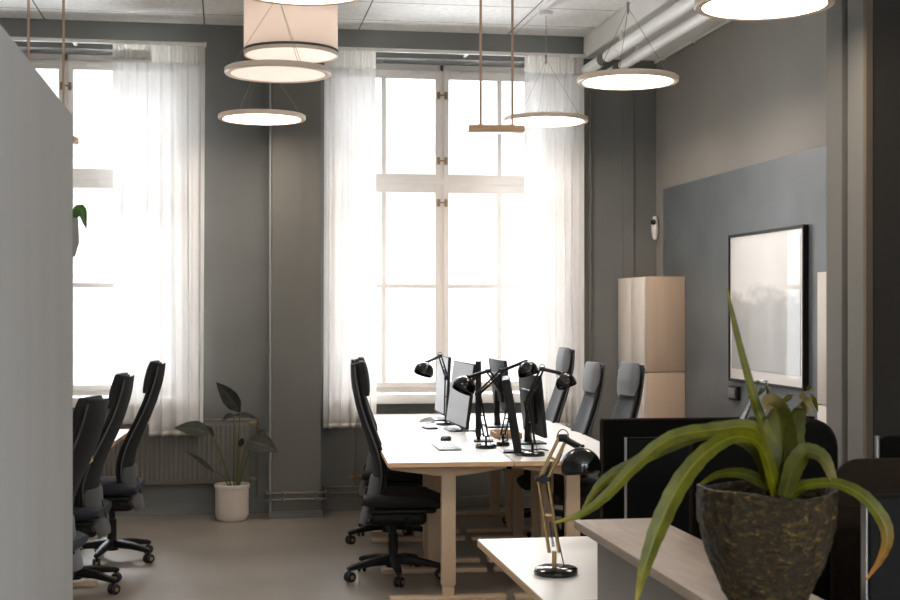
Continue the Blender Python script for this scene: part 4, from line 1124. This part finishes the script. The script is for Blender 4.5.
fleaf((240, 412), (216, 382), 17, (-0.2, -1, 0.1), (236, 486))
fleaf((210, 433), (174, 428), 20, (0.0, -0.75, 0.7), (231, 486))
fleaf((248, 441), (278, 452), 24, (0.1, -0.8, 0.6), (238, 486))
fleaf((234, 415), (258, 419), 9, (0.1, -0.5, 0.9), (234, 486), dd=0.05)
fleaf((234, 415), (222, 421), 8, (0.1, -0.5, 0.9), (234, 486), dd=0.05)
fleaf((214, 472), (185, 451), 5, (0.0, -0.9, 0.4), (229, 486))
fleaf((240, 447), (243, 438), 6, (0.3, -0.9, 0.2), (237, 486))
fleaf((214, 437), (205, 425), 5, (0.3, -0.9, 0.2), (231, 486), dd=0.04)
fleaf((256, 436), (268, 432), 8, (0.2, -0.7, 0.7), (239, 486), dd=0.06)

# ------------------------------------------------------------------ light
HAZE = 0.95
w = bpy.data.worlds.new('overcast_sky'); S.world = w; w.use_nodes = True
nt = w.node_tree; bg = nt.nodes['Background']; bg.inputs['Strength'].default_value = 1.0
# overcast: low haze kept dim; zenith and unseen ground brightened to light the room
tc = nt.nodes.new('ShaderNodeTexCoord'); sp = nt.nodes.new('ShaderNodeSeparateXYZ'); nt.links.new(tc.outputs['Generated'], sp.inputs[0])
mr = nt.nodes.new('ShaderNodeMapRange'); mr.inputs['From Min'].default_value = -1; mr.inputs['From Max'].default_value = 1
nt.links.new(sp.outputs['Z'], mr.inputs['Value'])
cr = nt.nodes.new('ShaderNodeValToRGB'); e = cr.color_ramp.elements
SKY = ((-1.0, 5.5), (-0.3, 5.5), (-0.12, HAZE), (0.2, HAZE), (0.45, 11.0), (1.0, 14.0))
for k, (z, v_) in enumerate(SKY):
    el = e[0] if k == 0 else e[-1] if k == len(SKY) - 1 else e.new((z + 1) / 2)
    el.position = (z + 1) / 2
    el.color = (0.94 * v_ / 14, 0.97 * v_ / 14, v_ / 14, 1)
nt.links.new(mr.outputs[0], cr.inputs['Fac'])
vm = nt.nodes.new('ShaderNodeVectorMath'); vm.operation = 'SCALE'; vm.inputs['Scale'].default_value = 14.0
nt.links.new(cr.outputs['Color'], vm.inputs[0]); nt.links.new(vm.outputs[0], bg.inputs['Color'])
for i, (a, b2) in enumerate((W1, W2)):
    ld = bpy.data.lights.new('sky_portal', 'AREA'); ld.shape = 'RECTANGLE'; ld.size = b2 - a; ld.size_y = HZ - SZ
    ld.cycles.is_portal = True
    lo = bpy.data.objects.new('sky_portal', ld); COL.objects.link(lo)
    lo.location = ((a + b2) / 2, WY + 0.41, (HZ + SZ) / 2); lo.rotation_euler = (-PI / 2, 0, 0)

for a, b2 in REAR_FILL:  # portals for the added rear openings
    ld = bpy.data.lights.new('sky_portal', 'AREA'); ld.shape = 'RECTANGLE'; ld.size = b2 - a; ld.size_y = 2.5
    ld.cycles.is_portal = True
    lo = bpy.data.objects.new('sky_portal', ld); COL.objects.link(lo)
    lo.location = ((a + b2) / 2, -2.61, 2.15); lo.rotation_euler = (PI / 2, 0, 0)

pl_ = bpy.data.lights.new('drum_bulb', 'POINT'); pl_.energy = 0.8; pl_.color = (1.0, 0.93, 0.87); pl_.shadow_soft_size = 0.06
lo = bpy.data.objects.new('drum_bulb', pl_); COL.objects.link(lo); lo.location = (dr.location.x, dr.location.y, dr.location.z + 0.12)

cam_d = bpy.data.cameras.new('camera'); co = bpy.data.objects.new('camera', cam_d); COL.objects.link(co)
co.location = (0, 0, CZ); co.rotation_euler = (PI / 2, 0, -YAW)
cam_d.sensor_width = 36; cam_d.lens = FPX / 900 * 36; cam_d.shift_y = 8 / 900
cam_d.dof.use_dof = True; cam_d.dof.focus_distance = 6.0; cam_d.dof.aperture_fstop = 8
cam_d.clip_end = 200
S.camera = co
S.view_settings.view_transform = 'Standard'; S.view_settings.look = 'None'
S.view_settings.gamma = 1; S.view_settings.use_curve_mapping = False
S.view_settings.exposure = 1.6
S.cycles.use_denoising = True
S.cycles.max_bounces = 10; S.cycles.diffuse_bounces = 6; S.cycles.transparent_max_bounces = 16
S.cycles.sample_clamp_indirect = 8
S.cycles.caustics_reflective = False; S.cycles.caustics_refractive = False
